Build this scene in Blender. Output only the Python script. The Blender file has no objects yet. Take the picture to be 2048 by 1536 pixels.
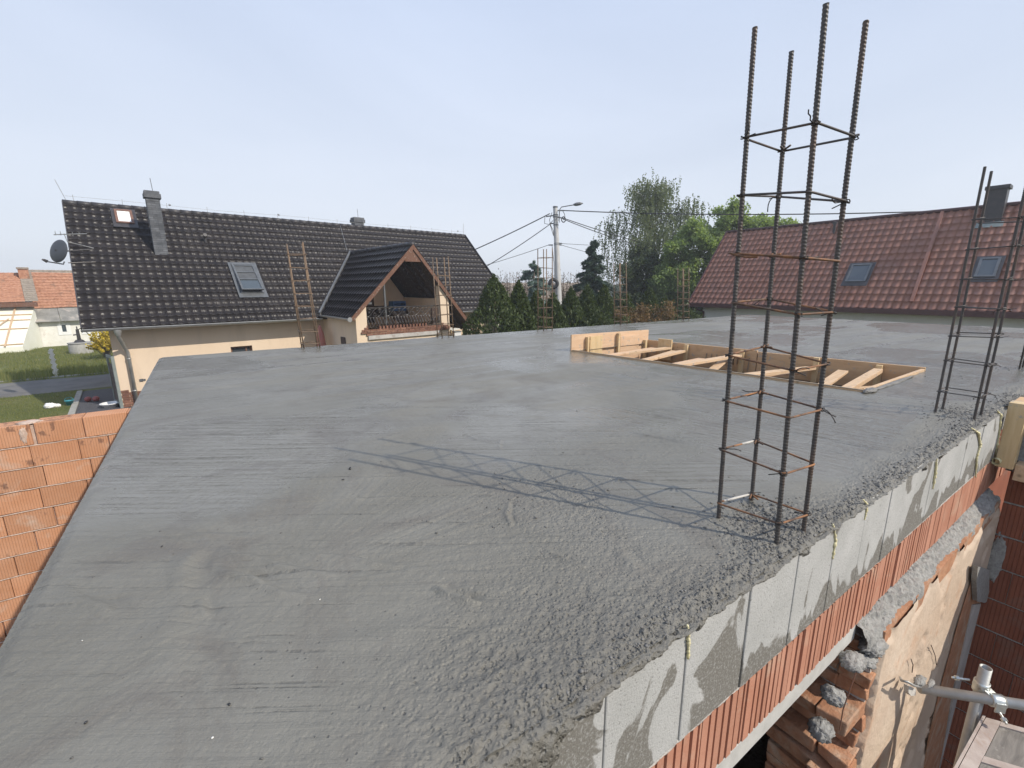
import bpy, math, random
import numpy as np
from mathutils import Vector, Matrix
S = bpy.context.scene
COL = S.collection
rnd = random.Random(7)
rng = np.random.default_rng(7)
R = math.radians

# ------------------------------------------------------------------ camera model (surveyed from the photo)
FPX, CX, CY = 900.0, 1024.0, 768.0
CAMZ, SLABZ = 3.9, 3.1
def _ray(u, v): return np.array([(u - CX) / FPX, -(v - CY) / FPX, -1.0])
_d2 = _ray(2378, 566); _d1 = _ray(395, 575)
_d2 /= np.linalg.norm(_d2); _d1 /= np.linalg.norm(_d1)
_s = _d1 + _d2; _s /= np.linalg.norm(_s)
_t = _d2 - _d1; _t -= _s * (_t @ _s); _t /= np.linalg.norm(_t)
_X = (_s + _t) / math.sqrt(2); _Y = (_s - _t) / math.sqrt(2); _Z = np.cross(_X, _Y)
CM = np.stack([_X, _Y, _Z]); CC = np.array([0, 0, CAMZ])
def wr(u, v): return CM @ _ray(u, v)
def onz(u, v, z): d = wr(u, v); return CC + d * ((z - CAMZ) / d[2])
def onx(u, v, x): d = wr(u, v); return CC + d * (x / d[0])
def ony(u, v, y): d = wr(u, v); return CC + d * (y / d[1])
def onplane(u, v, p, n):
    d = wr(u, v); return CC + d * (((np.array(p) - CC) @ n) / (d @ n))
def vert(u, v, p):
    d = wr(u, v); p = np.array(p)
    return CC + d * ((d[:2] @ p[:2]) / (d[:2] @ d[:2]))
def atd(u, v, D): return CC + wr(u, v) * D

cam = bpy.data.cameras.new('camera'); co = bpy.data.objects.new('camera', cam); COL.objects.link(co)
cam.sensor_width = 36; cam.lens = 36 * FPX / 2048; cam.clip_start = 0.05; cam.clip_end = 3000
m4 = Matrix([list(CM[i]) + [CC[i]] for i in range(3)] + [[0, 0, 0, 1]])
co.matrix_world = m4
S.camera = co

# ------------------------------------------------------------------ light
SUN = np.array([0.92, -1.48, 1.51]); SUN /= np.linalg.norm(SUN)
sun = bpy.data.lights.new('sun', 'SUN'); so = bpy.data.objects.new('sun', sun); COL.objects.link(so)
sun.energy = 3.5; sun.angle = R(0.6); sun.color = (1.0, 0.925, 0.81)
so.rotation_euler = Vector(SUN).to_track_quat('Z', 'Y').to_euler()
so.location = (10, -10, 30)
W = bpy.data.worlds.new('World'); S.world = W; W.use_nodes = True
wn, wl = W.node_tree.nodes, W.node_tree.links
bg = wn['Background']
sky = wn.new('ShaderNodeTexSky'); sky.sky_type = 'NISHITA'; sky.sun_disc = False
sky.sun_elevation = math.asin(SUN[2]); sky.sun_rotation = math.atan2(SUN[0], SUN[1])
sky.air_density = 1.0; sky.dust_density = 1.6; sky.ozone_density = 1.5; sky.altitude = 100
# thin high veil of cloud, part of the sky itself
tc = wn.new('ShaderNodeTexCoord'); mp = wn.new('ShaderNodeMapping'); mp.inputs['Scale'].default_value = (1, 1, 3.5)
nz = wn.new('ShaderNodeTexNoise'); nz.inputs['Scale'].default_value = 1.1; nz.inputs['Detail'].default_value = 5; nz.inputs['Distortion'].default_value = 0.6
cr = wn.new('ShaderNodeMapRange'); cr.inputs['From Min'].default_value = 0.3; cr.inputs['From Max'].default_value = 0.75
cr.inputs['To Min'].default_value = 0.80; cr.inputs['To Max'].default_value = 0.98
mx = wn.new('ShaderNodeMixRGB')
sp_ = wn.new('ShaderNodeSeparateXYZ'); wl.new(tc.outputs['Generated'], sp_.inputs[0])
vr = wn.new('ShaderNodeValToRGB'); vr.color_ramp.elements[0].position = 0.0; vr.color_ramp.elements[0].color = (8.2, 8.65, 9.3, 1)
vr.color_ramp.elements[1].position = 0.75; vr.color_ramp.elements[1].color = (5.1, 6.35, 9.0, 1)
wl.new(sp_.outputs[2], vr.inputs[0]); wl.new(vr.outputs[0], mx.inputs[2])
wl.new(tc.outputs['Generated'], mp.inputs[0]); wl.new(mp.outputs[0], nz.inputs['Vector']); wl.new(nz.outputs['Fac'], cr.inputs['Value'])
wl.new(cr.outputs[0], mx.inputs[0]); wl.new(sky.outputs[0], mx.inputs[1]); wl.new(mx.outputs[0], bg.inputs[0])
bg.inputs[1].default_value = 0.085
vs = S.view_settings; vs.view_transform = 'Standard'; vs.look = 'None'; vs.exposure = 0.35; vs.gamma = 1.0
S.render.engine = 'CYCLES'
S.cycles.use_denoising = True
S.cycles.max_bounces = 8
S.cycles.sample_clamp_indirect = 6

# ------------------------------------------------------------------ materials
def newmat(name):
    m = bpy.data.materials.new(name); m.use_nodes = True
    nt = m.node_tree; return m, nt.nodes, nt.links, nt.nodes['Principled BSDF']
def _noise(N, L, vec, scale, detail=4, rough=0.6, dist=0.0):
    n = N.new('ShaderNodeTexNoise'); n.inputs['Scale'].default_value = scale; n.inputs['Detail'].default_value = detail
    n.inputs['Roughness'].default_value = rough; n.inputs['Distortion'].default_value = dist
    L.new(vec, n.inputs['Vector']); return n.outputs['Fac']
def _ramp(N, L, fac, a, b, lo=0.35, hi=0.65):
    r = N.new('ShaderNodeValToRGB'); r.color_ramp.elements[0].position = lo; r.color_ramp.elements[1].position = hi
    r.color_ramp.elements[0].color = tuple(a) + (1,); r.color_ramp.elements[1].color = tuple(b) + (1,)
    L.new(fac, r.inputs[0]); return r.outputs[0]
def _mix(N, L, fac, a, b, mode='MIX'):
    x = N.new('ShaderNodeMixRGB'); x.blend_type = mode
    for i, q in ((0, fac), (1, a), (2, b)):
        if isinstance(q, (int, float)): x.inputs[i].default_value = q if i == 0 else (q, q, q, 1)
        elif isinstance(q, tuple): x.inputs[i].default_value = q + (1,)
        else: L.new(q, x.inputs[i])
    return x.outputs[0]
def _math(N, L, op, a, b=0.0, clamp=False):
    x = N.new('ShaderNodeMath'); x.operation = op; x.use_clamp = clamp
    for i, q in ((0, a), (1, b)):
        if isinstance(q, (int, float)): x.inputs[i].default_value = q
        else: L.new(q, x.inputs[i])
    return x.outputs[0]
def _bump(N, L, h, strength, dist, prev=None):
    b = N.new('ShaderNodeBump'); b.inputs['Strength'].default_value = strength; b.inputs['Distance'].default_value = dist
    L.new(h, b.inputs['Height'])
    if prev is not None: L.new(prev, b.inputs['Normal'])
    return b.outputs[0]
def _map(N, L, vec, scale=(1, 1, 1), rot=(0, 0, 0), loc=(0, 0, 0)):
    m = N.new('ShaderNodeMapping'); m.inputs['Scale'].default_value = scale; m.inputs['Rotation'].default_value = rot
    m.inputs['Location'].default_value = loc
    L.new(vec, m.inputs[0]); return m.outputs[0]
def _coord(N): return N.new('ShaderNodeTexCoord').outputs['Object']
def _island(N): return N.new('ShaderNodeNewGeometry').outputs['Random Per Island']

def surf(name, c1, c2, scale=6, rough=0.8, bump=0.3, bscale=60, bdist=0.005, metal=0.0, spec=0.5, stretch=(1, 1, 1),
         dirt=None, dscale=3, dlo=0.55, dhi=0.7, island=0.0, rvar=0.1):
    """two-tone noise surface with grain, optional stain colour and per-piece tone"""
    m, N, L, P = newmat(name)
    v = _map(N, L, _coord(N), stretch)
    col = _ramp(N, L, _noise(N, L, v, scale, 6), c1, c2)
    if dirt is not None:
        f = _ramp(N, L, _noise(N, L, v, dscale, 6, 0.65, 0.4), (0, 0, 0), (1, 1, 1), dlo, dhi)
        col = _mix(N, L, f, col, tuple(dirt))
    if island:
        k = _math(N, L, 'MULTIPLY_ADD', _island(N), island); k.node.inputs[2].default_value = 1 - island / 2
        col = _mix(N, L, 1.0, col, k, 'MULTIPLY')
    L.new(col, P.inputs['Base Color'])
    fine = _noise(N, L, v, bscale, 5, 0.6)
    rr = _math(N, L, 'MULTIPLY_ADD', _noise(N, L, v, scale * 2.3, 4), rvar * 2); rr.node.inputs[2].default_value = rough - rvar
    L.new(rr, P.inputs['Roughness'])
    P.inputs['Metallic'].default_value = metal; P.inputs['Specular IOR Level'].default_value = spec
    if bump: L.new(_bump(N, L, fine, bump, bdist), P.inputs['Normal'])
    return m

def leafmat(name, a, b, trans=0.35):
    m, N, L, P = newmat(name)
    col = _ramp(N, L, _island(N), a, b, 0.0, 1.0)
    L.new(col, P.inputs['Base Color']); P.inputs['Roughness'].default_value = 0.55; P.inputs['Specular IOR Level'].default_value = 0.25
    tr = N.new('ShaderNodeBsdfTranslucent'); L.new(_mix(N, L, 1.0, col, (1.25, 1.3, 0.6), 'MULTIPLY'), tr.inputs[0])
    ms = N.new('ShaderNodeMixShader'); ms.inputs[0].default_value = trans
    out = N['Material Output']; L.new(P.outputs[0], ms.inputs[1]); L.new(tr.outputs[0], ms.inputs[2]); L.new(ms.outputs[0], out.inputs[0])
    return m

def brickmat(name, a, b, axis=0, pitch=0.022, pale=(0.55, 0.42, 0.33), groove=0.35, stamp=True):
    """hollow clay block: fine vertical scoring, tone per block, pale smears and dark stamp smudges"""
    m, N, L, P = newmat(name)
    v = _coord(N)
    col = _ramp(N, L, _noise(N, L, v, 5, 6), a, b, 0.3, 0.7)
    k = _math(N, L, 'MULTIPLY_ADD', _island(N), 0.2); k.node.inputs[2].default_value = 0.9
    col = _mix(N, L, 1.0, col, k, 'MULTIPLY')
    sm = _ramp(N, L, _noise(N, L, v, 2.6, 6, 0.65, 0.5), (0, 0, 0), (0.75, 0.75, 0.75), 0.58, 0.72)
    col = _mix(N, L, sm, col, pale)
    w = N.new('ShaderNodeTexWave'); w.wave_type = 'BANDS'; w.bands_direction = 'X' if axis == 0 else 'Y'; w.wave_profile = 'SIN'
    w.inputs['Scale'].default_value = 1.0 / pitch / 3.1831 ; w.inputs['Distortion'].default_value = 0.25; w.inputs['Detail'].default_value = 1
    L.new(v, w.inputs['Vector'])
    g = _ramp(N, L, w.outputs['Fac'], (0, 0, 0), (1, 1, 1), 0.05, 0.3)
    col = _mix(N, L, _math(N, L, 'MULTIPLY', _math(N, L, 'SUBTRACT', 1.0, g), groove), col, tuple(x * 0.45 for x in a))
    if stamp:
        st = _noise(N, L, _map(N, L, v, (22, 22, 9)), 1.0, 2)
        st2 = _noise(N, L, _map(N, L, v, (2.2, 2.2, 4.2), (0, 0, 0), (3, 1, 2)), 1.0, 1)
        f = _math(N, L, 'MULTIPLY', _ramp(N, L, st, (0, 0, 0), (1, 1, 1), 0.5, 0.56), _ramp(N, L, st2, (0, 0, 0), (0.6, 0.6, 0.6), 0.6, 0.64))
        col = _mix(N, L, f, col, (0.10, 0.06, 0.05))
    L.new(col, P.inputs['Base Color']); P.inputs['Roughness'].default_value = 0.9; P.inputs['Specular IOR Level'].default_value = 0.2
    b1 = _bump(N, L, g, 0.6, 0.004)
    L.new(_bump(N, L, _noise(N, L, v, 90, 4), 0.35, 0.004, b1), P.inputs['Normal'])
    return m

def woodmat(name, a, b, grain=(3, 40, 40), rough=0.75, stain=(0.30, 0.18, 0.09)):
    m, N, L, P = newmat(name)
    v = _coord(N)
    g = _noise(N, L, _map(N, L, v, grain), 1.0, 8, 0.65, 0.6)
    col = _ramp(N, L, g, a, b, 0.3, 0.7)
    k = _math(N, L, 'MULTIPLY_ADD', _island(N), 0.3); k.node.inputs[2].default_value = 0.85
    col = _mix(N, L, 1.0, col, k, 'MULTIPLY')
    d = _ramp(N, L, _noise(N, L, v, 5, 5), (0, 0, 0), (0.5, 0.5, 0.5), 0.6, 0.75)
    col = _mix(N, L, d, col, stain)
    kn = N.new('ShaderNodeTexVoronoi'); kn.inputs['Scale'].default_value = 5.5; L.new(v, kn.inputs['Vector'])
    kf = _ramp(N, L, kn.outputs['Distance'], (0.8, 0.8, 0.8), (0, 0, 0), 0.05, 0.10)
    col = _mix(N, L, kf, col, tuple(x * 0.4 for x in stain))
    sp = _ramp(N, L, _noise(N, L, v, 16, 5, 0.7), (0, 0, 0), (0.8, 0.8, 0.8), 0.58, 0.66)
    col = _mix(N, L, sp, col, (0.33, 0.31, 0.28))
    L.new(col, P.inputs['Base Color']); P.inputs['Roughness'].default_value = rough; P.inputs['Specular IOR Level'].default_value = 0.25
    L.new(_bump(N, L, g, 0.3, 0.004), P.inputs['Normal'])
    return m

def glassmat(name, col=(0.05, 0.06, 0.07), rough=0.05):
    m, N, L, P = newmat(name)
    P.inputs['Base Color'].default_value = col + (1,); P.inputs['Roughness'].default_value = rough
    P.inputs['Specular IOR Level'].default_value = 0.9
    L.new(_bump(N, L, _noise(N, L, _coord(N), 2), 0.05, 0.01), P.inputs['Normal'])
    return m

def slabmat():
    m, N, L, P = newmat('wet concrete')
    v = _coord(N)
    at = N.new('ShaderNodeAttribute'); at.attribute_name = 'ragged'; rag = at.outputs['Fac']
    at2 = N.new('ShaderNodeAttribute'); at2.attribute_name = 'film'; film = at2.outputs['Fac']
    big = _noise(N, L, v, 1.1, 5, 0.6, 0.5)
    mid = _noise(N, L, v, 9, 6, 0.65)
    fine = _noise(N, L, v, 260, 5, 0.7)
    grit = _noise(N, L, v, 420, 2, 0.5)
    col = _ramp(N, L, big, (0.142, 0.132, 0.103), (0.196, 0.186, 0.156), 0.35, 0.65)
    col = _mix(N, L, _math(N, L, 'MULTIPLY', mid, 0.35), col, (0.118, 0.110, 0.094), 'MIX')
    brown = _ramp(N, L, _noise(N, L, v, 2.2, 6, 0.7, 1.0), (0, 0, 0), (0.8, 0.8, 0.8), 0.50, 0.66)
    col = _mix(N, L, brown, col, (0.118, 0.104, 0.083))
    col = _mix(N, L, _math(N, L, 'MULTIPLY', _ramp(N, L, grit, (0, 0, 0), (1, 1, 1), 0.56, 0.72), 0.35), col, (0.24, 0.232, 0.21))
    col = _mix(N, L, _math(N, L, 'MULTIPLY', rag, 0.5), col, (0.118, 0.110, 0.095))
    # drawn trowel lines: three stroke directions, chosen by where the trowel went
    def lines(ang, sc):
        q = _map(N, L, _map(N, L, v, (1, 1, 1), (0, 0, R(-ang))), sc)
        return _noise(N, L, q, 1.0, 5, 0.62, 0.55)
    aF = N.new('ShaderNodeAttribute'); aF.attribute_name = 'along_back'; aR = N.new('ShaderNodeAttribute'); aR.attribute_name = 'to_edge'
    ln = _mix(N, L, aF.outputs['Fac'], lines(-33, (1.3, 36, 1)), lines(-5, (0.7, 28, 1)))
    ln = _mix(N, L, aR.outputs['Fac'], ln, lines(-76, (1.4, 44, 1)))
    lw = _math(N, L, 'MULTIPLY', _ramp(N, L, ln, (1, 1, 1), (0, 0, 0), 0.34, 0.41), _ramp(N, L, _noise(N, L, v, 1.9, 5, 0.7), (0, 0, 0), (1, 1, 1), 0.42, 0.54))
    lw = _math(N, L, 'MULTIPLY', lw, _ramp(N, L, _noise(N, L, v, 38, 3, 0.6), (0.1, 0.1, 0.1), (1, 1, 1), 0.42, 0.54))
    col = _mix(N, L, _math(N, L, 'MULTIPLY', lw, 0.5), col, (0.060, 0.055, 0.044))  # colour darkened along the lines, painting shadow into the grooves
    # pulled-out grains: small dark pits in loose drifts
    vp = N.new('ShaderNodeTexVoronoi'); vp.inputs['Scale'].default_value = 62; L.new(v, vp.inputs['Vector'])
    sx = N.new('ShaderNodeSeparateColor'); L.new(vp.outputs['Color'], sx.inputs[0])
    pz = _math(N, L, 'MULTIPLY', _ramp(N, L, vp.outputs['Distance'], (1, 1, 1), (0, 0, 0), 0.10, 0.20), _math(N, L, 'GREATER_THAN', _math(N, L, 'ADD', sx.outputs[0], _math(N, L, 'ADD', _math(N, L, 'MULTIPLY', _noise(N, L, v, 2.3, 5, 0.7), 1.5), _math(N, L, 'MULTIPLY', rag, 0.25))), 1.74))
    col = _mix(N, L, _math(N, L, 'MULTIPLY', pz, 0.7), col, (0.055, 0.052, 0.046))
    at3 = N.new('ShaderNodeAttribute'); at3.attribute_name = 'groove'
    col = _mix(N, L, _math(N, L, 'MULTIPLY', at3.outputs['Fac'], 0.30, True), col, (0.09, 0.085, 0.075))  # hollows between the lumps get their shade painted into the colour
    L.new(col, P.inputs['Base Color'])
    r = _math(N, L, 'MULTIPLY_ADD', film, -0.50); r.node.inputs[2].default_value = 0.60
    r = _math(N, L, 'ADD', r, _math(N, L, 'MULTIPLY', mid, 0.14), True)
    L.new(r, P.inputs['Roughness']); P.inputs['Specular IOR Level'].default_value = 1.0
    vo = N.new('ShaderNodeTexVoronoi'); vo.inputs['Scale'].default_value = 85; L.new(v, vo.inputs['Vector'])
    pit = _ramp(N, L, vo.outputs['Distance'], (0, 0, 0), (1, 1, 1), 0.10, 0.45)
    h = _mix(N, L, _math(N, L, 'ADD', _math(N, L, 'MULTIPLY', rag, 0.6), 0.28, True), fine, pit)
    b0 = _bump(N, L, mid, 0.25, 0.006)
    b0 = _bump(N, L, ln, 0.6, 0.011, b0)
    b0 = _bump(N, L, _math(N, L, 'SUBTRACT', 1.0, lw), 0.5, 0.005, b0)
    b0 = _bump(N, L, _math(N, L, 'SUBTRACT', 1.0, pz), 0.6, 0.004, b0)
    b = N.new('ShaderNodeBump'); b.inputs['Distance'].default_value = 0.0055
    sc_n = _noise(N, L, _map(N, L, v, (70, 150, 60), (0, 0, 0.22)), 1.0, 4, 0.7)
    bs = N.new('ShaderNodeBump'); bs.inputs['Distance'].default_value = 0.008; L.new(sc_n, bs.inputs['Height']); L.new(b0, bs.inputs['Normal']); L.new(_math(N, L, 'MULTIPLY', rag, 0.8), bs.inputs['Strength']); b0 = bs.outputs[0]
    L.new(h, b.inputs['Height']); L.new(b0, b.inputs['Normal'])
    st = _math(N, L, 'MULTIPLY_ADD', rag, 0.40); st.node.inputs[2].default_value = 0.48
    st = _math(N, L, 'SUBTRACT', st, _math(N, L, 'MULTIPLY', film, 0.30), True)
    L.new(st, b.inputs['Strength'])
    L.new(b.outputs[0], P.inputs['Normal'])
    return m

def blockmat():
    m, N, L, P = newmat('lightweight concrete block')
    v = _coord(N)
    col = _ramp(N, L, _noise(N, L, v, 4, 6), (0.36, 0.36, 0.345), (0.49, 0.485, 0.47), 0.3, 0.7)
    gr = _noise(N, L, v, 150, 3, 0.7)
    col = _mix(N, L, _ramp(N, L, gr, (0.8, 0.8, 0.8), (0, 0, 0), 0.30, 0.40), col, (0.12, 0.115, 0.105))
    # damp patches with crisp outlines, mostly along the bottom and under the spilt concrete
    sep = N.new('ShaderNodeSeparateXYZ'); L.new(v, sep.inputs[0])
    zl = N.new('ShaderNodeMapRange'); L.new(sep.outputs[2], zl.inputs['Value'])
    zl.inputs['From Min'].default_value = 2.73; zl.inputs['From Max'].default_value = 2.9; zl.inputs['To Min'].default_value = 0.17; zl.inputs['To Max'].default_value = -0.02
    pat = _noise(N, L, _map(N, L, v, (1, 1, 0.7)), 4.6, 5, 0.5, 0.9)
    xl = N.new('ShaderNodeMapRange'); L.new(sep.outputs[0], xl.inputs['Value']); xl.inputs['From Min'].default_value = -5.36; xl.inputs['From Max'].default_value = -5.56; xl.inputs['To Max'].default_value = 0.22
    pat = _math(N, L, 'ADD', pat, xl.outputs[0])
    f = _ramp(N, L, _math(N, L, 'ADD', pat, zl.outputs[0]), (0, 0, 0), (1, 1, 1), 0.565, 0.59)
    f = _math(N, L, 'MULTIPLY', f, _ramp(N, L, _noise(N, L, v, 110, 3, 0.7), (0.45, 0.45, 0.45), (1, 1, 1), 0.35, 0.5))
    col = _mix(N, L, f, col, (0.175, 0.165, 0.145))
    k = _math(N, L, 'MULTIPLY_ADD', _island(N), 0.12); k.node.inputs[2].default_value = 0.94
    col = _mix(N, L, 1.0, col, k, 'MULTIPLY')
    L.new(col, P.inputs['Base Color']); P.inputs['Roughness'].default_value = 0.9; P.inputs['Specular IOR Level'].default_value = 0.25
    L.new(_bump(N, L, gr, 0.55, 0.004), P.inputs['Normal'])
    return m

def rustmat(name, dark, rust, lo=0.42, hi=0.62, rough=0.6):
    m, N, L, P = newmat(name)
    v = _coord(N)
    f = _ramp(N, L, _noise(N, L, _map(N, L, v, (6, 6, 2.2)), 1.6, 7, 0.7, 0.3), (0, 0, 0), (1, 1, 1), lo, hi)
    col = _mix(N, L, f, tuple(dark), tuple(rust))
    col = _mix(N, L, _math(N, L, 'MULTIPLY', _ramp(N, L, _noise(N, L, v, 60, 4), (0, 0, 0), (1, 1, 1), 0.55, 0.7), 0.4), col, (0.20, 0.17, 0.14))
    L.new(col, P.inputs['Base Color']); P.inputs['Roughness'].default_value = rough; P.inputs['Metallic'].default_value = 0.25
    L.new(_bump(N, L, _noise(N, L, v, 400, 3), 0.25, 0.001), P.inputs['Normal'])
    return m

def grassmat():
    m, N, L, P = newmat('lawn')
    v = _coord(N)
    col = _ramp(N, L, _noise(N, L, v, 0.35, 8, 0.65), (0.12, 0.145, 0.045), (0.18, 0.19, 0.072), 0.35, 0.65)
    dry = _ramp(N, L, _noise(N, L, _map(N, L, v, (0.25, 1.0, 1), (0, 0, R(-12))), 1.1, 8, 0.7), (0, 0, 0), (0.85, 0.85, 0.85), 0.52, 0.68)
    col = _mix(N, L, dry, col, (0.22, 0.19, 0.095))
    fl = _noise(N, L, _map(N, L, v, (5, 14, 1)), 1.5, 6, 0.75)
    col = _mix(N, L, 1.0, col, _ramp(N, L, fl, (0.55, 0.55, 0.55), (1.3, 1.3, 1.3), 0.3, 0.7), 'MULTIPLY')
    L.new(col, P.inputs['Base Color']); P.inputs['Roughness'].default_value = 0.95; P.inputs['Specular IOR Level'].default_value = 0.1
    L.new(_bump(N, L, fl, 0.9, 0.08), P.inputs['Normal'])
    return m

M = {}
M['slab'] = slabmat(); M['block'] = blockmat()
M['lawn'] = grassmat()
M['brick_left'] = brickmat('orange clay block', (0.49, 0.238, 0.128), (0.555, 0.298, 0.178), groove=0.20)
M['brick_band'] = surf('clay band', (0.40, 0.185, 0.12), (0.47, 0.24, 0.165), 5, 0.9, 0.4, 120, 0.003, spec=0.2, dirt=(0.48, 0.33, 0.24), dscale=6, dlo=0.56, dhi=0.75, island=0.15)
M['brick_dark'] = brickmat('red clay block', (0.20, 0.072, 0.044), (0.26, 0.095, 0.056), axis=1, stamp=False, groove=0.25, pale=(0.20, 0.15, 0.12))  # base tone lowered to put the cross wall's shade into its colour
M['mortar'] = surf('mortar', (0.40, 0.37, 0.34), (0.55, 0.51, 0.46), 20, 0.95, 0.8, 80, 0.01, spec=0.2)
M['mortar_pink'] = surf('brushed mortar', (0.46, 0.34, 0.27), (0.60, 0.48, 0.40), 14, 0.95, 0.6, 80, 0.01, spec=0.2)
M['mortar_grey'] = surf('grey mortar', (0.27, 0.262, 0.245), (0.42, 0.41, 0.385), 45, 0.8, 1.0, 160, 0.010, spec=0.3)
M['crumb'] = surf('concrete crumbs', (0.075, 0.073, 0.068), (0.165, 0.158, 0.147), 40, 0.55, 0.6, 300, 0.002, spec=0.5, island=0.7)
M['lintel'] = surf('precast lintel', (0.42, 0.41, 0.385), (0.52, 0.51, 0.48), 10, 0.9, 0.4, 150, 0.003, spec=0.2)
M['plaster'] = surf('old lime plaster', (0.52, 0.40, 0.30), (0.60, 0.49, 0.385), 1.8, 0.95, 0.6, 25, 0.012, spec=0.15, dirt=(0.47, 0.25, 0.14), dscale=2.2, dlo=0.55, dhi=0.75)
M['plaster_grey'] = surf('grey plaster', (0.40, 0.38, 0.36), (0.50, 0.47, 0.44), 4, 0.95, 0.6, 40, 0.01, spec=0.15, dirt=(0.3, 0.24, 0.2))
M['brick_old'] = surf('old broken brick', (0.34, 0.16, 0.09), (0.46, 0.25, 0.15), 7, 0.95, 0.8, 30, 0.015, spec=0.15, dirt=(0.46, 0.36, 0.27), dscale=6, dlo=0.5, dhi=0.7, island=0.25)
M['rebar'] = rustmat('mill scale steel', (0.075, 0.068, 0.065), (0.14, 0.080, 0.050), 0.5, 0.75, 0.5)
M['stirrup'] = rustmat('rusty steel', (0.10, 0.065, 0.048), (0.34, 0.16, 0.07), 0.42, 0.64, 0.75)
M['far_rebar'] = rustmat('weathered steel', (0.125, 0.092, 0.068), (0.22, 0.145, 0.09), 0.4, 0.6, 0.7)
M['wire'] = surf('tie wire', (0.03, 0.028, 0.027), (0.06, 0.05, 0.045), 30, 0.5, 0, metal=0.5)
M['limed'] = surf('cement splashed steel', (0.42, 0.40, 0.37), (0.58, 0.55, 0.5), 40, 0.9, 0.5, 200, 0.002)
M['foam'] = surf('mounting foam', (0.62, 0.55, 0.30), (0.72, 0.66, 0.42), 40, 0.75, 0.6, 120, 0.004, spec=0.3)
M['ply'] = woodmat('formwork board', (0.58, 0.375, 0.23), (0.68, 0.49, 0.33), (3, 30, 30))
M['ply_y'] = woodmat('formwork board across', (0.52, 0.33, 0.18), (0.64, 0.43, 0.25), (30, 3, 30))
M['lumber'] = woodmat('rough lumber', (0.52, 0.35, 0.21), (0.66, 0.485, 0.32), (4, 40, 40))
M['lumber_v'] = woodmat('rough lumber upright', (0.56, 0.40, 0.21), (0.68, 0.52, 0.31), (40, 40, 4))
M['cemented'] = surf('cement smeared wood', (0.20, 0.165, 0.12), (0.32, 0.24, 0.16), 25, 0.7, 0.7, 100, 0.006)
M['galv'] = surf('galvanised tube', (0.34, 0.34, 0.325), (0.44, 0.44, 0.425), 14, 0.5, 0.25, 120, 0.002, metal=0.55, dirt=(0.42, 0.38, 0.32), dscale=9, dlo=0.6, dhi=0.75)
M['zinc'] = surf('zinc plated coupler', (0.5, 0.52, 0.5), (0.66, 0.68, 0.65), 30, 0.35, 0.3, 100, 0.002, metal=0.85, dirt=(0.38, 0.33, 0.26), dscale=30)
M['deckframe'] = surf('deck frame', (0.36, 0.29, 0.255), (0.48, 0.42, 0.38), 12, 0.7, 0.4, 80, 0.003, metal=0.1, dirt=(0.35, 0.24, 0.18), dscale=10)
M['deckply'] = woodmat('weathered deck ply', (0.13, 0.12, 0.11), (0.26, 0.24, 0.215), (6, 40, 30), 0.85, (0.09, 0.08, 0.07))
M['tile_dark'] = surf('dark engobed tile', (0.016, 0.0135, 0.014), (0.026, 0.022, 0.022), 1.3, 0.33, 0.08, 60, 0.002, spec=0.15, rvar=0.16, dirt=(0.044, 0.039, 0.037), dscale=1.2, dlo=0.56, dhi=0.78)
M['tile_red'] = surf('oxblood metal tile', (0.245, 0.105, 0.068), (0.315, 0.145, 0.10), 0.9, 0.48, 0.1, 60, 0.002, spec=0.5, dirt=(0.17, 0.085, 0.065), dscale=0.9, dlo=0.45, dhi=0.8)
M['red_trim'] = surf('dark red sheet', (0.055, 0.018, 0.017), (0.075, 0.026, 0.024), 6, 0.5, 0.1, 60, 0.002)
M['ridge_dark'] = surf('dark ridge', (0.03, 0.028, 0.03), (0.05, 0.045, 0.047), 6, 0.5, 0.2, 40, 0.004)
M['tile_old'] = surf('old clay tile', (0.31, 0.145, 0.09), (0.46, 0.25, 0.165), 7, 0.95, 0.5, 25, 0.02, spec=0.1, dirt=(0.22, 0.13, 0.09), dscale=2.5, island=0.25)
M['verge_old'] = surf('mossy verge tile', (0.20, 0.17, 0.14), (0.31, 0.26, 0.21), 6, 0.95, 0.6, 25, 0.02)
M['eternit'] = surf('grey felt roofing', (0.17, 0.165, 0.15), (0.27, 0.26, 0.235), 2.5, 0.95, 0.5, 25, 0.01, dirt=(0.36, 0.32, 0.28), dscale=1.6, dlo=0.56, dhi=0.6)
M['cream'] = surf('cream render', (0.68, 0.54, 0.40), (0.72, 0.58, 0.44), 0.8, 0.95, 0.3, 90, 0.004, spec=0.15, rvar=0.04, stretch=(1, 1, 0.25), dirt=(0.60, 0.48, 0.36), dscale=2.5, dlo=0.5, dhi=0.8)
M['grey_render'] = surf('grey render', (0.56, 0.555, 0.54), (0.63, 0.625, 0.61), 1.2, 0.95, 0.35, 60, 0.006, spec=0.15)
M['white_render'] = surf('flaking whitewash', (0.68, 0.66, 0.60), (0.78, 0.765, 0.72), 2, 0.95, 0.5, 20, 0.02, spec=0.15, dirt=(0.50, 0.44, 0.37), dscale=1.7, dlo=0.58, dhi=0.72)
M['white_sheet'] = surf('milky sheeting', (0.72, 0.71, 0.60), (0.80, 0.79, 0.70), 1, 0.6, 0.2, 10, 0.02)
M['white'] = surf('white plastic', (0.76, 0.76, 0.75), (0.82, 0.82, 0.81), 5, 0.4, 0.05, 40, 0.002)
M['brown_wood'] = woodmat('stained board', (0.12, 0.058, 0.038), (0.18, 0.092, 0.06), (30, 30, 4), 0.6, (0.11, 0.05, 0.03))
M['dark_wood'] = woodmat('dark stained soffit', (0.045, 0.03, 0.024), (0.075, 0.048, 0.038), (20, 4, 20), 0.7, (0.03, 0.02, 0.016))
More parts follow.
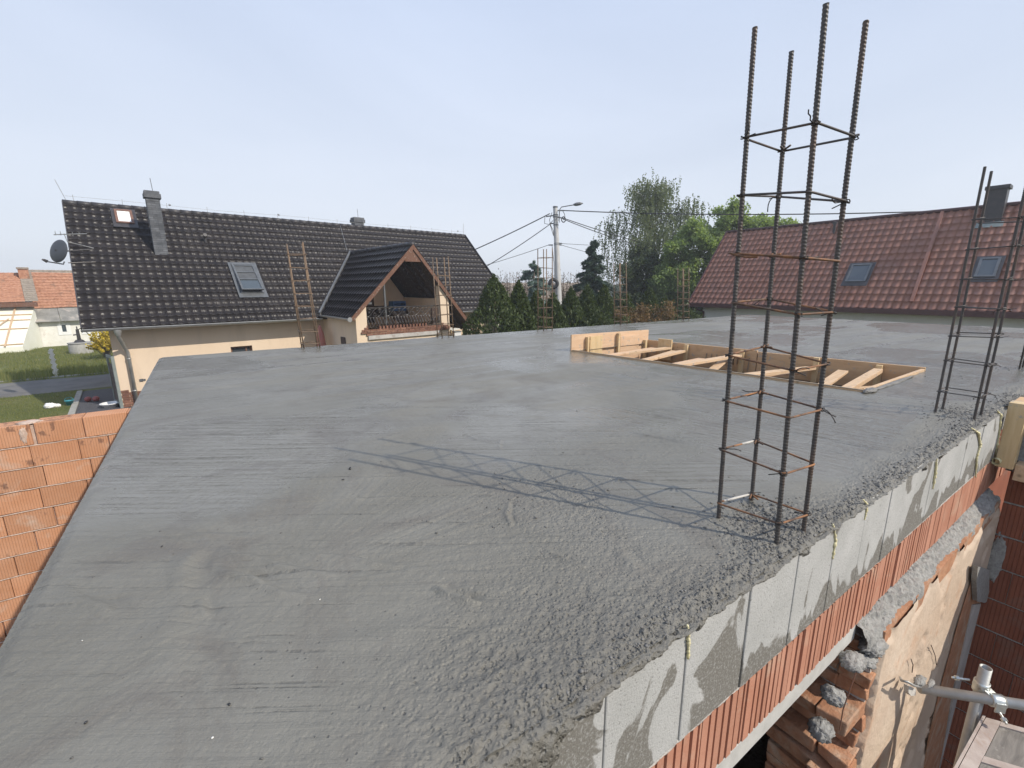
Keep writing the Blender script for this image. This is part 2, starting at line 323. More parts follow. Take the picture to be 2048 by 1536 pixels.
M['gutter'] = surf('titanium zinc', (0.30, 0.30, 0.295), (0.40, 0.40, 0.39), 5, 0.45, 0.1, 30, 0.002, metal=0.6)
M['chimney'] = surf('slate clad brick', (0.07, 0.075, 0.085), (0.13, 0.135, 0.147), 5, 0.75, 0.5, 40, 0.008, island=0.5)
M['chimney_joint'] = surf('dark joint', (0.05, 0.05, 0.052), (0.08, 0.08, 0.082), 15, 0.9, 0.3)
M['clinker'] = surf('clinker brick', (0.14, 0.062, 0.042), (0.23, 0.115, 0.075), 8, 0.9, 0.5, 40, 0.008, island=0.5)
M['frame_grey'] = surf('window cladding', (0.11, 0.115, 0.12), (0.16, 0.165, 0.17), 5, 0.4, 0.05, 20, 0.002, metal=0.3)
M['frame_light'] = surf('window flashing', (0.115, 0.12, 0.125), (0.16, 0.168, 0.172), 5, 0.45, 0.05, 20, 0.002, metal=0.4)
M['frame_brown'] = surf('brown window frame', (0.14, 0.07, 0.045), (0.2, 0.105, 0.07), 8, 0.55, 0.1)
M['glass'] = glassmat('roof glass', (0.045, 0.055, 0.065))
M['glass_blue'] = glassmat('sky lit glass', (0.06, 0.075, 0.085), 0.06)
M['blind'] = surf('dark blind', (0.06, 0.065, 0.07), (0.09, 0.095, 0.1), 6, 0.8, 0.1)
M['iron'] = surf('wrought iron', (0.045, 0.042, 0.042), (0.085, 0.078, 0.075), 10, 0.4, 0.2, 50, 0.002, metal=0.5)
M['dish'] = surf('grey dish', (0.040, 0.044, 0.052), (0.055, 0.06, 0.07), 4, 0.5, 0.05, 30, 0.002)
M['pole'] = surf('spun concrete pole', (0.38, 0.375, 0.365), (0.50, 0.495, 0.48), 3, 0.9, 0.35, 40, 0.004, stretch=(3, 3, 0.6))
M['cable'] = surf('black cable', (0.018, 0.018, 0.02), (0.03, 0.03, 0.032), 5, 0.6, 0)
M['asphalt'] = surf('asphalt lane', (0.11, 0.105, 0.10), (0.175, 0.168, 0.16), 1.2, 0.9, 0.5, 60, 0.01, dirt=(0.15, 0.14, 0.10), dscale=1.2)
M['gravel'] = surf('dark stone chips', (0.035, 0.035, 0.042), (0.11, 0.11, 0.12), 45, 0.85, 1.0, 45, 0.03)
M['kerb'] = surf('kerb stone', (0.26, 0.255, 0.23), (0.36, 0.35, 0.32), 6, 0.9, 0.4)
M['soil'] = surf('bare site soil', (0.075, 0.055, 0.04), (0.13, 0.10, 0.07), 4, 0.95, 0.8, 25, 0.03)
M['bark'] = surf('bark', (0.07, 0.055, 0.042), (0.12, 0.095, 0.075), 8, 0.95, 0.7, 30, 0.02, stretch=(3, 3, 0.6))
M['birch_bark'] = surf('birch bark', (0.42, 0.41, 0.38), (0.55, 0.54, 0.51), 6, 0.9, 0.4, 30, 0.01, dirt=(0.05, 0.045, 0.04), dscale=7, dlo=0.55, dhi=0.62)
M['teal'] = surf('teal plastic', (0.03, 0.22, 0.27), (0.05, 0.28, 0.33), 6, 0.4, 0.05)
M['ball_red'] = surf('scuffed red ball', (0.22, 0.035, 0.035), (0.33, 0.10, 0.09), 9, 0.5, 0.2)
M['blue'] = surf('blue plastic', (0.012, 0.05, 0.13), (0.02, 0.07, 0.17), 4, 0.4, 0.05)
M['pink'] = surf('faded red fabric', (0.36, 0.13, 0.105), (0.45, 0.18, 0.15), 5, 0.9, 0.3, 40, 0.006)
M['canvas'] = surf('pale awning', (0.62, 0.58, 0.50), (0.72, 0.68, 0.6), 4, 0.9, 0.2)
M['gate'] = surf('grey green gate', (0.17, 0.20, 0.19), (0.24, 0.27, 0.255), 5, 0.6, 0.1)
M['gate_dark'] = surf('dark gate board', (0.045, 0.03, 0.028), (0.07, 0.05, 0.045), 6, 0.7, 0.2)
M['pebble_black'] = surf('black pebble', (0.015, 0.015, 0.016), (0.035, 0.035, 0.036), 20, 0.4, 0.2)
M['pebble_white'] = surf('pale pebble', (0.5, 0.48, 0.44), (0.7, 0.68, 0.63), 20, 0.5, 0.2)
LF = {
 'thuja': leafmat('thuja green', (0.035, 0.055, 0.018), (0.095, 0.125, 0.040), 0.25),
 'spruce': leafmat('spruce green', (0.032, 0.056, 0.042), (0.08, 0.12, 0.085), 0.2),
 'blue_spruce': leafmat('blue spruce green', (0.09, 0.13, 0.115), (0.19, 0.255, 0.225), 0.2),
 'birch': leafmat('birch leaf', (0.095, 0.12, 0.070), (0.20, 0.23, 0.14), 0.4),
 'dark': leafmat('dark leaf', (0.038, 0.055, 0.030), (0.10, 0.13, 0.065), 0.35),
 'maple': leafmat('spring maple leaf', (0.15, 0.21, 0.08), (0.33, 0.41, 0.18), 0.5),
 'russet': leafmat('russet shoots', (0.12, 0.09, 0.04), (0.24, 0.14, 0.07), 0.3),
 'twig': leafmat('budding twigs', (0.12, 0.085, 0.07), (0.22, 0.17, 0.145), 0.1),
 'yellow': leafmat('forsythia bloom', (0.40, 0.30, 0.03), (0.62, 0.48, 0.06), 0.3),
 'shrub': leafmat('shrub leaf', (0.035, 0.055, 0.018), (0.085, 0.11, 0.04), 0.3),
}

# ------------------------------------------------------------------ mesh helpers
BASE = {}
class MB:
    def __init__(s): s.v = []; s.f = []
    def add(s, verts, faces):
        o = len(s.v); s.v += [tuple(float(c) for c in p) for p in verts]; s.f += [tuple(i + o for i in f) for f in faces]; return s
    def box(s, a, b, fn=None):
        x0, x1 = sorted((a[0], b[0])); y0, y1 = sorted((a[1], b[1])); z0, z1 = sorted((a[2], b[2]))
        p = [(x0, y0, z0), (x1, y0, z0), (x1, y1, z0), (x0, y1, z0), (x0, y0, z1), (x1, y0, z1), (x1, y1, z1), (x0, y1, z1)]
        if fn: p = [fn(*q) for q in p]
        return s.add(p, [(3, 2, 1, 0), (4, 5, 6, 7), (0, 1, 5, 4), (1, 2, 6, 5), (2, 3, 7, 6), (3, 0, 4, 7)])
    def beam(s, p0, p1, w, h, up=(0, 0, 1)):
        """rectangular bar from p0 to p1, w across, h along up"""
        p0 = Vector(p0); p1 = Vector(p1); d = (p1 - p0).normalized(); up = Vector(up)
        sd = d.cross(up).normalized(); u = sd.cross(d).normalized()
        q = []
        for p in (p0, p1):
            for a, b in ((-1, -1), (1, -1), (1, 1), (-1, 1)): q.append(p + sd * (a * w / 2) + u * (b * h / 2))
        return s.add(q, [(0, 1, 2, 3), (7, 6, 5, 4), (0, 4, 5, 1), (1, 5, 6, 2), (2, 6, 7, 3), (3, 7, 4, 0)])
    def tube(s, pts, r, n=8, caps=True, closed=False):
        pts = [Vector(p) for p in pts]; k = len(pts); rs = r if hasattr(r, '__len__') else [r] * k
        ref = None; vs_ = []
        for i, p in enumerate(pts):
            d = (pts[(i + 1) % k] - pts[i - 1]) if closed else (pts[min(i + 1, k - 1)] - pts[max(i - 1, 0)])
            d = d.normalized() if d.length > 1e-9 else Vector((0, 0, 1))
            if ref is None: ref = d.orthogonal().normalized()
            ref = (ref - d * ref.dot(d)); ref = ref.normalized() if ref.length > 1e-6 else d.orthogonal().normalized()
            b = d.cross(ref)
            for j in range(n):
                a = 2 * math.pi * j / n; vs_.append(p + (ref * math.cos(a) + b * math.sin(a)) * rs[i])
        fs = []
        for i in range(k if closed else k - 1):
            for j in range(n):
                a = i * n + j; b_ = i * n + (j + 1) % n; c = ((i + 1) % k) * n + (j + 1) % n; d_ = ((i + 1) % k) * n + j
                fs.append((a, b_, c, d_))
        if caps and not closed: fs += [tuple(range(n))[::-1], tuple(range((k - 1) * n, k * n))]
        return s.add(vs_, fs)
    def lathe(s, prof, c, n=24, axis=(0, 0, 1)):
        ax = Vector(axis).normalized(); u = ax.orthogonal().normalized(); w = ax.cross(u); c = Vector(c); vs_ = []
        for r, h in prof:
            for j in range(n):
                a = 2 * math.pi * j / n; vs_.append(c + ax * h + (u * math.cos(a) + w * math.sin(a)) * r)
        fs = [(i * n + j, i * n + (j + 1) % n, (i + 1) * n + (j + 1) % n, (i + 1) * n + j) for i in range(len(prof) - 1) for j in range(n)]
        return s.add(vs_, fs)
    def prism(s, poly, d):
        """polygon (list of 3D points) swept by vector d"""
        k = len(poly); d = Vector(d); a = [Vector(p) for p in poly]; b = [p + d for p in a]
        return s.add(a + b, [tuple(range(k))[::-1], tuple(range(k, 2 * k))] + [(i, (i + 1) % k, (i + 1) % k + k, i + k) for i in range(k)])
    def build(s, name, mat, parent=None, smooth=False, bevel=0.0):
        me = bpy.data.meshes.new(name)
        off = BASE.get(parent, Vector((0, 0, 0)))
        me.from_pydata([(x - off.x, y - off.y, z - off.z) for x, y, z in s.v], [], s.f); me.update()
        return finish(me, name, mat, parent, smooth, bevel)
def finish(me, name, mat, parent, smooth, bevel=0.0):
    if smooth: me.polygons.foreach_set('use_smooth', [True] * len(me.polygons))
    me.materials.append(mat)
    o = bpy.data.objects.new(name, me); COL.objects.link(o)
    if parent is not None: o.parent = parent
    BASE[o] = BASE.get(parent, Vector((0, 0, 0)))
    if bevel:
        b = o.modifiers.new('bevel', 'BEVEL'); b.width = bevel; b.segments = 2; b.limit_method = 'ANGLE'
    return o
def mesh_np(name, verts, quads, mat, parent=None, smooth=False):
    """fast quad mesh from arrays"""
    off = BASE.get(parent, Vector((0, 0, 0)))
    me = bpy.data.meshes.new(name); nv, nf = len(verts), len(quads); k = quads.shape[1]
    me.vertices.add(nv); me.vertices.foreach_set('co', (np.asarray(verts, float) - np.array(off)).astype(np.float32).ravel())
    me.loops.add(nf * k); me.loops.foreach_set('vertex_index', quads.astype(np.int32).ravel())
    me.polygons.add(nf); me.polygons.foreach_set('loop_start', np.arange(0, nf * k, k, dtype=np.int32))
    me.polygons.foreach_set('loop_total', np.full(nf, k, dtype=np.int32))
    me.update(calc_edges=True)
    return finish(me, name, mat, parent, smooth)
def grid_faces(nr, nc):
    i = np.arange(nr - 1)[:, None] * nc + np.arange(nc - 1)[None]
    return np.stack([i, i + 1, i + nc + 1, i + nc], -1).reshape(-1, 4)
def tag(o, label=None, cat=None, group=None, kind=None):
    if label: o['label'] = label
    if cat: o['category'] = cat
    if group: o['group'] = group
    if kind: o['kind'] = kind
    return o
def thing(name, label, cat, loc=(0, 0, 0), group=None):
    o = bpy.data.objects.new(name, None); COL.objects.link(o); o.location = tuple(float(c) for c in loc); o.empty_display_size = 0.2
    BASE[o] = Vector(o.location); return tag(o, label, cat, group)
def struct(o): o['kind'] = 'structure'; return o
def dup(root, loc, rotz=0.0, scale=(1, 1, 1), label=None):
    r = root.copy(); COL.objects.link(r); r.location = tuple(float(c) for c in loc); r.rotation_euler = (0, 0, rotz); r.scale = scale
    if label: r['label'] = label
    for ch in list(root.children):
        c = ch.copy(); COL.objects.link(c); c.parent = r
        for g in list(ch.children):
            d = g.copy(); COL.objects.link(d); d.parent = c
    return r

def _hash(ix, iy, seed):
    h = (ix.astype(np.int64) * 374761393 + iy.astype(np.int64) * 668265263 + seed * 1442695041) & 0xFFFFFFFF
    h = ((h ^ (h >> 13)) * 1274126177) & 0xFFFFFFFF
    return ((h ^ (h >> 16)) & 0xFFFF) / 65535.0
def vn(x, y, seed=0):
    ix, iy = np.floor(x), np.floor(y); fx, fy = x - ix, y - iy
    fx = fx * fx * (3 - 2 * fx); fy = fy * fy * (3 - 2 * fy)
    a, b = _hash(ix, iy, seed), _hash(ix + 1, iy, seed); c, d = _hash(ix, iy + 1, seed), _hash(ix + 1, iy + 1, seed)
    return (a + (b - a) * fx) * (1 - fy) + (c + (d - c) * fx) * fy
def fbm(x, y, o=4, seed=0):
    t = 0; a = 0.5; n = 0
    for i in range(o): t = t + a * vn(x, y, seed + i); n += a; x, y, a = x * 2.03, y * 2.03, a * 0.5
    return t / n
def sst(x, a, b): t = np.clip((x - a) / (b - a), 0, 1); return t * t * (3 - 2 * t)
# ================================================================== SLAB
SX0, SX1, SY0, SY1 = -0.48, 12.4, 0.55, 6.66
def graded(a, b, step, lim, grow, mx):
    q = [a]
    while q[-1] < b:
        d = step if q[-1] < lim else min(mx, step + (q[-1] - lim) * grow)
        q.append(q[-1] + d)
    q[-1] = b; return np.array(q)
def slab_base(x, y):
    """level of the slab without grain: gentle trowel waves"""
    return 0.006 * (fbm(x * 0.9, y * 0.9, 3, 3) - 0.5) + 0.003 * (fbm(x * 3.1, y * 3.1, 3, 9) - 0.5)
def stria(x, y, ang, seed):
    c, s_ = math.cos(R(ang)), math.sin(R(ang))
    al, ac = x * c + y * s_, -x * s_ + y * c
    ac = ac + 0.05 * (fbm(al * 0.7, ac * 0.7, 2, seed + 5) - 0.5)
    return (vn(al * 0.9, ac * 22, seed) * 0.40 + vn(al * 2.0, ac * 55, seed + 1) * 0.35 + vn(al * 4.5, ac * 110, seed + 2) * 0.25) - 0.5
RIDGES = [  # trowel ridges: pixel start, end, height, width
    ((414, 1121), (644, 1205), .0100, .016), ((430, 1090), (742, 1165), .0085, .016), ((120, 1168), (275, 1246), .0075, .018), ((262, 1062), (400, 1092), .006, .018),
    ((385, 1100), (360, 1200), .0085, .030), ((360, 1190), (345, 1400), .0070, .045), ((640, 888), (1010, 880), .0065, .012),
    ((880, 826), (1205, 836), .0070, .010), ((1095, 1105), (1200, 1140), .007, .010), ((1018, 1000), (1024, 1060), .007, .010), ((1000, 880), (1006, 905), .003, .010),
    ((540, 870), (660, 862), .006, .014), ((1255, 862), (1430, 896), .008, .010), ((930, 870), (1010, 893), .005, .012), ((1230, 1090), (1330, 1180), .004, .02),
    ((870, 1180), (972, 1206), .012, .014), ((580, 1096), (1010, 1150), .0065, .014), ((395, 1205), (425, 1232), .006, .012), ((620, 1290), (900, 1240), .004, .03),
    ((860, 1400), (1080, 1310), .006, .016), ((700, 760), (1000, 720), .006, .012), ((420, 800), (760, 760), .005, .016), ((560, 835), (760, 800), .005, .014),
    ((1310, 760), (1420, 775), .007, .012), ((1340, 800), (1430, 830), .006, .010), ((330, 1060), (520, 1075), .005, .016), ((450, 1000), (900, 985), .004, .010), ((470, 960), (860, 948), .004, .010),
    ((1110, 740), (1300, 752), .006, .012), ((1170, 700), (1420, 760), .005, .012), ((600, 740), (1050, 690), .006, .016), ((1300, 660), (1700, 668), .008, .02), ((900, 1290), (1050, 1220), .004, .02)]
def slab_h(x, y):
    d = np.sqrt(x * x + y * y)
    h = slab_base(x, y)
    wob = 0.9 * (fbm(x * 1.3, y * 1.3, 3, 21) - 0.5)
    mR = sst(x + wob, 1.7, 2.6) * (1 - sst(y + wob, 2.6, 3.8))          # brushed towards the right edge
    mF = sst(y + wob * 1.5, 2.6, 4.2)                                   # drawn along the back edge
    mP = sst(fbm(x * 0.8 + 7, y * 0.8, 3, 33), 0.50, 0.60)              # trowel fans
    sA = stria(x, y, -32, 40); sB = stria(x, y, -78, 50); sC = stria(x, y, -6, 60); sD = stria(x, y, 28, 70)
    s_ = sA * (1 - mP) + sD * mP * 0.8
    s_ = s_ * (1 - mF) + sC * mF
    s_ = s_ * (1 - mR) + sB * mR
    ang = np.arctan2(y - 1.25, x - 0.05); rr = np.sqrt((x - 0.05) ** 2 + (y - 1.25) ** 2)   # fan of strokes in the foreground
    fan = (vn(ang * 26, rr * 1.6, 80) * 0.6 + vn(ang * 70, rr * 3, 81) * 0.4) - 0.5
    mfan = (1 - sst(rr, 0.55, 1.1)) * sst(rr, 0.08, 0.3)
    s_ = s_ * (1 - 0.7 * mfan) + fan * mfan
    tear = sst(fbm(x * 2.2, y * 2.2, 3, 90), 0.47, 0.62)
    amp = 0.0056 * (0.40 + 0.8 * tear) * (1 - 0.72 * (1 - sst(x - 0.10 * y, -0.1, 0.45)))
    h = h + s_ * amp * np.clip(d / 2.2, 0.8, 3.4)
    smooth = 1 - sst(fbm(x * 0.75, y * 0.75, 3, 101), 0.42, 0.56)
    edge = (1 - sst(y + 0.10 * (fbm(x * 5, y * 5, 2, 111) - 0.5), 0.57, 0.75)) * sst(x, 0.15, 0.5)
    patch = np.exp(-(((x - 0.72) / 0.34) ** 2 + ((y - 0.74) / 0.20) ** 2)) + 0.55 * np.exp(-(((x - 0.98) / 0.24) ** 2 + ((y - 1.25) / 0.24) ** 2)) \
        + 0.9 * np.exp(-(((x - 1.5) / 0.24) ** 2 + ((y - 0.69) / 0.16) ** 2)) + np.exp(-(((x - 3.9) / 0.35) ** 2 + ((y - 0.68) / 0.16) ** 2)) \
        + 0.8 * np.exp(-(((x - 0.35) / 0.25) ** 2 + ((y - 0.62) / 0.2) ** 2)) + 0.6 * np.exp(-(((x - 1.15) / 0.2) ** 2 + ((y - 1.0) / 0.2) ** 2)) \
        + 0.4 * np.exp(-((x + 0.48) / 0.05) ** 2)
    rag = np.clip(edge + np.minimum(patch, 1.1) * (0.50 + 0.8 * (fbm(x * 6, y * 6, 3, 121) - 0.3)) + 0.22 * tear * sst(x, 0.2, 0.8) * (1 - sst(d, 3, 6)), 0, 1)
    lump = fbm(x * 62 + y * 15, y * 122 - x * 22, 2, 131) - 0.5
    lump2 = fbm(x * 17 + y * 6, y * 34 - x * 6, 3, 141) - 0.5
    h = h + rag * (np.sign(lump) * np.abs(lump) ** 0.8 * 0.0068 + lump2 * 0.0050)
    h = h + (0.0026 * (fbm(x * 75, y * 75, 2, 151) - 0.5)) * (0.5 + 0.5 * tear)
    for a, b, hh, w in RIDGES:
        p, q = onz(*a, SLABZ)[:2], onz(*b, SLABZ)[:2]
        L = np.linalg.norm(q - p); e = (q - p) / L
        al = (x - p[0]) * e[0] + (y - p[1]) * e[1]; ac = -(x - p[0]) * e[1] + (y - p[1]) * e[0]
        ac = ac + 0.03 * np.sin(al / L * 3.0) * L + 0.012 * (vn(al * 18, al * 0 + 3, 7) - 0.5)
        wgt = sst(al, -0.02, 0.25 * L) * (1 - sst(al, 0.6 * L, 1.02 * L)) * (0.45 + 0.9 * vn(al * 14, al * 0 + a[0], 19))
        h = h + hh * wgt * (np.exp(-(ac / w) ** 2) - 0.7 * np.exp(-((ac - 1.6 * w) / (w * 1.1)) ** 2))
    drop = (1 - sst(y, 0.55, 0.60))                      # worn lip
    h = h - 0.012 * drop * (0.3 + fbm(x * 12, y * 3, 2, 161))
    lip = 1 - sst(x, -0.48, -0.44); h = h - 0.012 * lip
    streak = vn(x * 0.5 + 0.6 * y, y * 7 + 1.5 * fbm(x, y, 2, 5), 201) * 0.6 + vn(x * 0.9, y * 19, 202) * 0.4 - 0.5
    film = np.clip(smooth * (1 - rag) + 0.35 * sst(d, 1.0, 4.0) * (1 - rag) + 1.3 * streak * sst(d, 1.2, 3.0) + 0.5 * s_ * (1 - rag), 0, 1)
    spots = sst(fbm(x * 55, y * 55, 2, 211), 0.70, 0.78) * sst(fbm(x * 3, y * 3, 3, 212) + 0.25 * tear, 0.55, 0.75)
    groove = np.clip(0.8 * rag * sst(-lump, 0.12, 0.3), 0, 1); slab_h.mF = mF; slab_h.mR = mR
    slab_h.groove = groove
    return h, rag, film
def set_attr(o, nm, arr):
    a = o.data.attributes.new(nm, 'FLOAT', 'POINT'); a.data.foreach_set('value', arr.astype(np.float32).ravel())

# stair opening corners on the slab (slightly skewed formwork)
OP = {'nl': (3.76, 4.20), 'fl': (5.20, 4.20), 'fr': (5.56, 1.25), 'nr': (4.07, 1.23)}
gx = graded(SX0, SX1, 0.0038, 1.75, 0.008, 0.05); gy = graded(SY0, SY1, 0.0038, 1.6, 0.007, 0.02)
XX, YY = np.meshgrid(gx, gy)
HH, RAG, FILM = slab_h(XX, YY); GRV = slab_h.groove; MF = slab_h.mF; MR = slab_h.mR
fq = grid_faces(len(gy), len(gx))
cxm = (XX[:-1, :-1] + XX[1:, 1:]).ravel() / 2; cym = (YY[:-1, :-1] + YY[1:, 1:]).ravel() / 2
def inside(px, py, poly):
    r = np.ones_like(px, bool)
    for (ax, ay), (bx, by) in zip(poly, poly[1:] + poly[:1]): r &= ((bx - ax) * (py - ay) - (by - ay) * (px - ax)) <= 0
    return r
opoly = [OP['nl'], OP['fl'], OP['fr'], OP['nr']]
ctr = np.mean(opoly, 0)
shr = [tuple(np.array(p) + (ctr - np.array(p)) * 0.02) for p in opoly]
fq = fq[~inside(cxm, cym, shr)]
V = np.stack([XX, YY, SLABZ + HH], -1).reshape(-1, 3)
house = thing('unfinished_house', 'unfinished clay block house with a freshly poured wet grey concrete slab', 'building', (6, 3.6, 0))
slab = mesh_np('concrete_slab', V, fq, M['slab'], house, True)
set_attr(slab, 'ragged', RAG); set_attr(slab, 'film', FILM); set_attr(slab, 'groove', GRV); set_attr(slab, 'along_back', MF); set_attr(slab, 'to_edge', MR)
# body of the slab under the skin (sides and underside)
mb = MB()
def ring(z): return [(SX0 + .004, SY0 + .03, z), (SX1, SY0 + .03, z), (SX1, SY1, z), (SX0 + .004, SY1, z)]
zt = SLABZ - 0.012
o_t = [(p[0], p[1], 0) for p in opoly]
outer_t, outer_b = ring(zt), ring(2.86)
mb.add(outer_t + outer_b, [(0, 1, 5, 4), (1, 2, 6, 5), (2, 3, 7, 6), (3, 0, 4, 7)])
for z in (2.86,):
    ob, ib = ring(z), [(p[0], p[1], z) for p in (OP['nr'], OP['fr'], OP['fl'], OP['nl'])]
    mb.add(ob + ib, [(0, 1, 5, 4), (1, 2, 6, 5), (2, 3, 7, 6), (3, 0, 4, 7)])
mb.build('slab_edge', M['mortar_grey'], house)
# skirt closing the ragged rim down to the sides
for nm, xs, ys in (('rim', gx, None), ('rim', None, gy)):
    if ys is None:
        top = np.stack([xs, np.full_like(xs, SY0), SLABZ + HH[0]], -1); bot = top.copy(); bot[:, 2] = SLABZ - 0.06; bot[:, 1] += 0.012
    else:
        top = np.stack([np.full_like(ys, SX0), ys, SLABZ + HH[:, 0]], -1); bot = top.copy(); bot[:, 2] = SLABZ - 0.25; bot[:, 0] += 0.006 * vn(ys * 30, ys * 0, 5)
    n = len(top)
    o = mesh_np('slab_rim', np.concatenate([top, bot]), np.stack([np.arange(n - 1), np.arange(1, n), np.arange(n + 1, 2 * n), np.arange(n, 2 * n - 1)], -1), M['slab'], house)
    set_attr(o, 'ragged', np.ones(2 * n)); set_attr(o, 'film', np.zeros(2 * n))
top = np.stack([gx, np.full_like(gx, SY1), SLABZ + HH[-1]], -1); bot = top.copy(); bot[:, 2] -= 0.2; n = len(gx)
o = mesh_np('slab_rim', np.concatenate([top, bot]), np.stack([np.arange(n - 1), np.arange(1, n), np.arange(n + 1, 2 * n), np.arange(n, 2 * n - 1)], -1), M['slab'], house)
set_attr(o, 'ragged', np.ones(2 * n)); set_attr(o, 'film', np.zeros(2 * n))

# spill of concrete over the blocks near the camera and along the whole lip
xs = np.arange(-0.1, 4.4, 0.006)
hang = (0.006 + 0.020 * vn(xs * 7, xs * 0, 3) ** 2 + 0.016 * vn(xs * 31, xs * 0, 4) ** 2) * (1 - 0.5 * sst(xs, 1.0, 2.0)) + 0.17 * (1 - sst(xs + 0.12 * vn(xs * 9, xs * 0, 9), 0.42, 0.62)) + 0.03 * sst(vn(xs * 16, xs * 0 + 3, 2), 0.74, 0.92)
nt = 26; rows = []
for k in range(nt):
    t = k / (nt - 1)
    if t < 0.4:
        y = 0.60 - (t / 0.4) * 0.055; yy = np.full_like(xs, y); zz = SLABZ + slab_h(np.clip(xs, SX0, SX1), yy)[0] + 0.002 * math.sin(t / 0.4 * math.pi) - 0.004 * (1 - t / .4) ** 2 - .004 * (t / .4) ** 3
    else:
        q = (t - 0.4) / 0.6; yy = 0.545 - 0.009 * math.sin(min(1, q * 1.05) * math.pi) ** 0.6 + 0 * xs + 0.004 * q; zz = SLABZ - 0.016 - hang * q
    nn = fbm(xs * 48 + 3, yy * 60 + zz * 60, 3, 171) - 0.5; n2 = fbm(xs * 130, zz * 130 + yy * 90, 2, 172) - 0.5
    fade = 0.25 if k == 0 else 1.0
    edgew = sst(np.array([t]), 0.0, 0.1)[0] * (1 - 0.6 * sst(np.array([t]), 0.9, 1.0)[0])
    rows.append(np.stack([xs + 0 * yy, yy - ((nn + (0.0 if t < .4 else .22)) * 0.018 + n2 * 0.008) * (0.3 if t < 0.4 else 1) * edgew - (0 if t < .4 else 1) * 0.010 * (1 - sst(xs, .55, .75)) * edgew, zz + (nn * 0.026 + n2 * 0.010) * (1 if t < 0.4 else 0.3) * edgew - (0.008 if k == 0 else 0)], -1))
SP = np.concatenate(rows)
o = mesh_np('concrete_spill', SP, grid_faces(nt, len(xs))[:, ::-1], M['slab'], house, True)
set_attr(o, 'ragged', np.ones(len(SP))); set_attr(o, 'film', np.full(len(SP), 0.1)); set_attr(o, 'groove', sst(0.5 - fbm(SP[:, 0] * 70, SP[:, 2] * 70 + SP[:, 1] * 70, 2, 301), 0.05, 0.25))

# crumbs: one scatter of little stones (nobody could count them)
ico = bpy.data.meshes.new('tmp'); import bmesh
bm = bmesh.new(); bmesh.ops.create_icosphere(bm, subdivisions=1, radius=1.0); bm.verts.ensure_lookup_table()
IV = np.array([v.co[:] for v in bm.verts]); IF = np.array([[v.index for v in f.verts] for f in bm.faces]); bm.free(); bpy.data.meshes.remove(ico)
def scatter(name, pts, rad, mat, parent, flat=0.7, seed=1):
    g = np.random.default_rng(seed); n = len(pts)
    jit = 1 + 0.95 * (g.random((n, len(IV), 1)) - 0.5)
    sc = rad[:, None, None] * (0.7 + 0.6 * g.random((n, 1, 3))) * np.array([1, 1, flat])
    a = g.random(n) * 6.28; c, s_ = np.cos(a), np.sin(a)
    P = IV[None] * jit * sc
    P = np.stack([P[..., 0] * c[:, None] - P[..., 1] * s_[:, None], P[..., 0] * s_[:, None] + P[..., 1] * c[:, None], P[..., 2]], -1)
    P = (P + pts[:, None, :]).reshape(-1, 3)
    Fq = (IF[None] + (np.arange(n) * len(IV))[:, None, None]).reshape(-1, 3)
    return mesh_np(name, P, Fq, mat, parent, False)
def on_slab(x, y):
    h, _, _ = slab_h(x, y); return SLABZ + h
g = np.random.default_rng(11)
px, py, pr_ = [], [], []
def put(x, y, r): px.append(x); py.append(y); pr_.append(r)
n = 3000; x = 0.45 + 4.5 * g.random(n) ** 1.0; w = 0.022 + 0.035 * vn(x * 6, x * 0, 8); put(x, 0.551 + np.abs(g.normal(0, 1, n)) * w * 0.8, (0.0018 + 0.0045 * g.random(n) ** 2.2) * (0.75 + 0.25 * sst(x, 1.2, 2.2)))
for cx_, cy_, sx_, sy_, k in ((1.52, 0.69, .11, .07, 900), (3.88, 0.68, .20, .09, 700), (1.3, 0.60, .14, .03, 250), (6.5, .7, .2, .1, 300), (0.98, 1.25, .16, .16, 160), (5.35, 1.5, .15, .3, 120)):
    put(cx_ + g.normal(0, sx_, k), np.maximum(0.552, cy_ + g.normal(0, sy_, k)), 0.0016 + 0.0042 * g.random(k) ** 2.2)
n = 650; put(-0.4 + 6 * g.random(n) ** 1.6, 0.6 + 5.5 * g.random(n) ** 1.6, 0.0012 + 0.0028 * g.random(n) ** 3)
px, py, pr_ = map(np.concatenate, (px, py, pr_))
keep = ~inside(px, py, opoly); px, py, pr_ = px[keep], py[keep], pr_[keep]
cr_o = scatter('crumbs', np.stack([px, py, on_slab(px, py) + pr_ * 0.1], -1), pr_, M['crumb'], house, 0.75, 3); cr_o['kind'] = 'stuff'
# a few single pebbles lying clearly apart
for k, (u, v, r, mt, lab) in enumerate([(459, 1411, .006, 'pebble_black', 'black'), (700, 938, .010, 'pebble_black', 'black'), (686, 960, .007, 'pebble_black', 'black'), (173, 1446, .006, 'pebble_black', 'black'),
                     (640, 1200, .003, 'pebble_white', 'pale'), (165, 1283, .003, 'pebble_white', 'pale'), (324, 1094, .005, 'pebble_black', 'black'), (426, 1476, .003, 'pebble_white', 'pale')]):
    p = onz(u, v, SLABZ); x_, y_ = np.array([p[0]]), np.array([p[1]])
    o = scatter('pebble', np.stack([x_, y_, on_slab(x_, y_) + r * 0.3], -1), np.array([r * .7]), M[mt], house, 0.7, 20 + k)

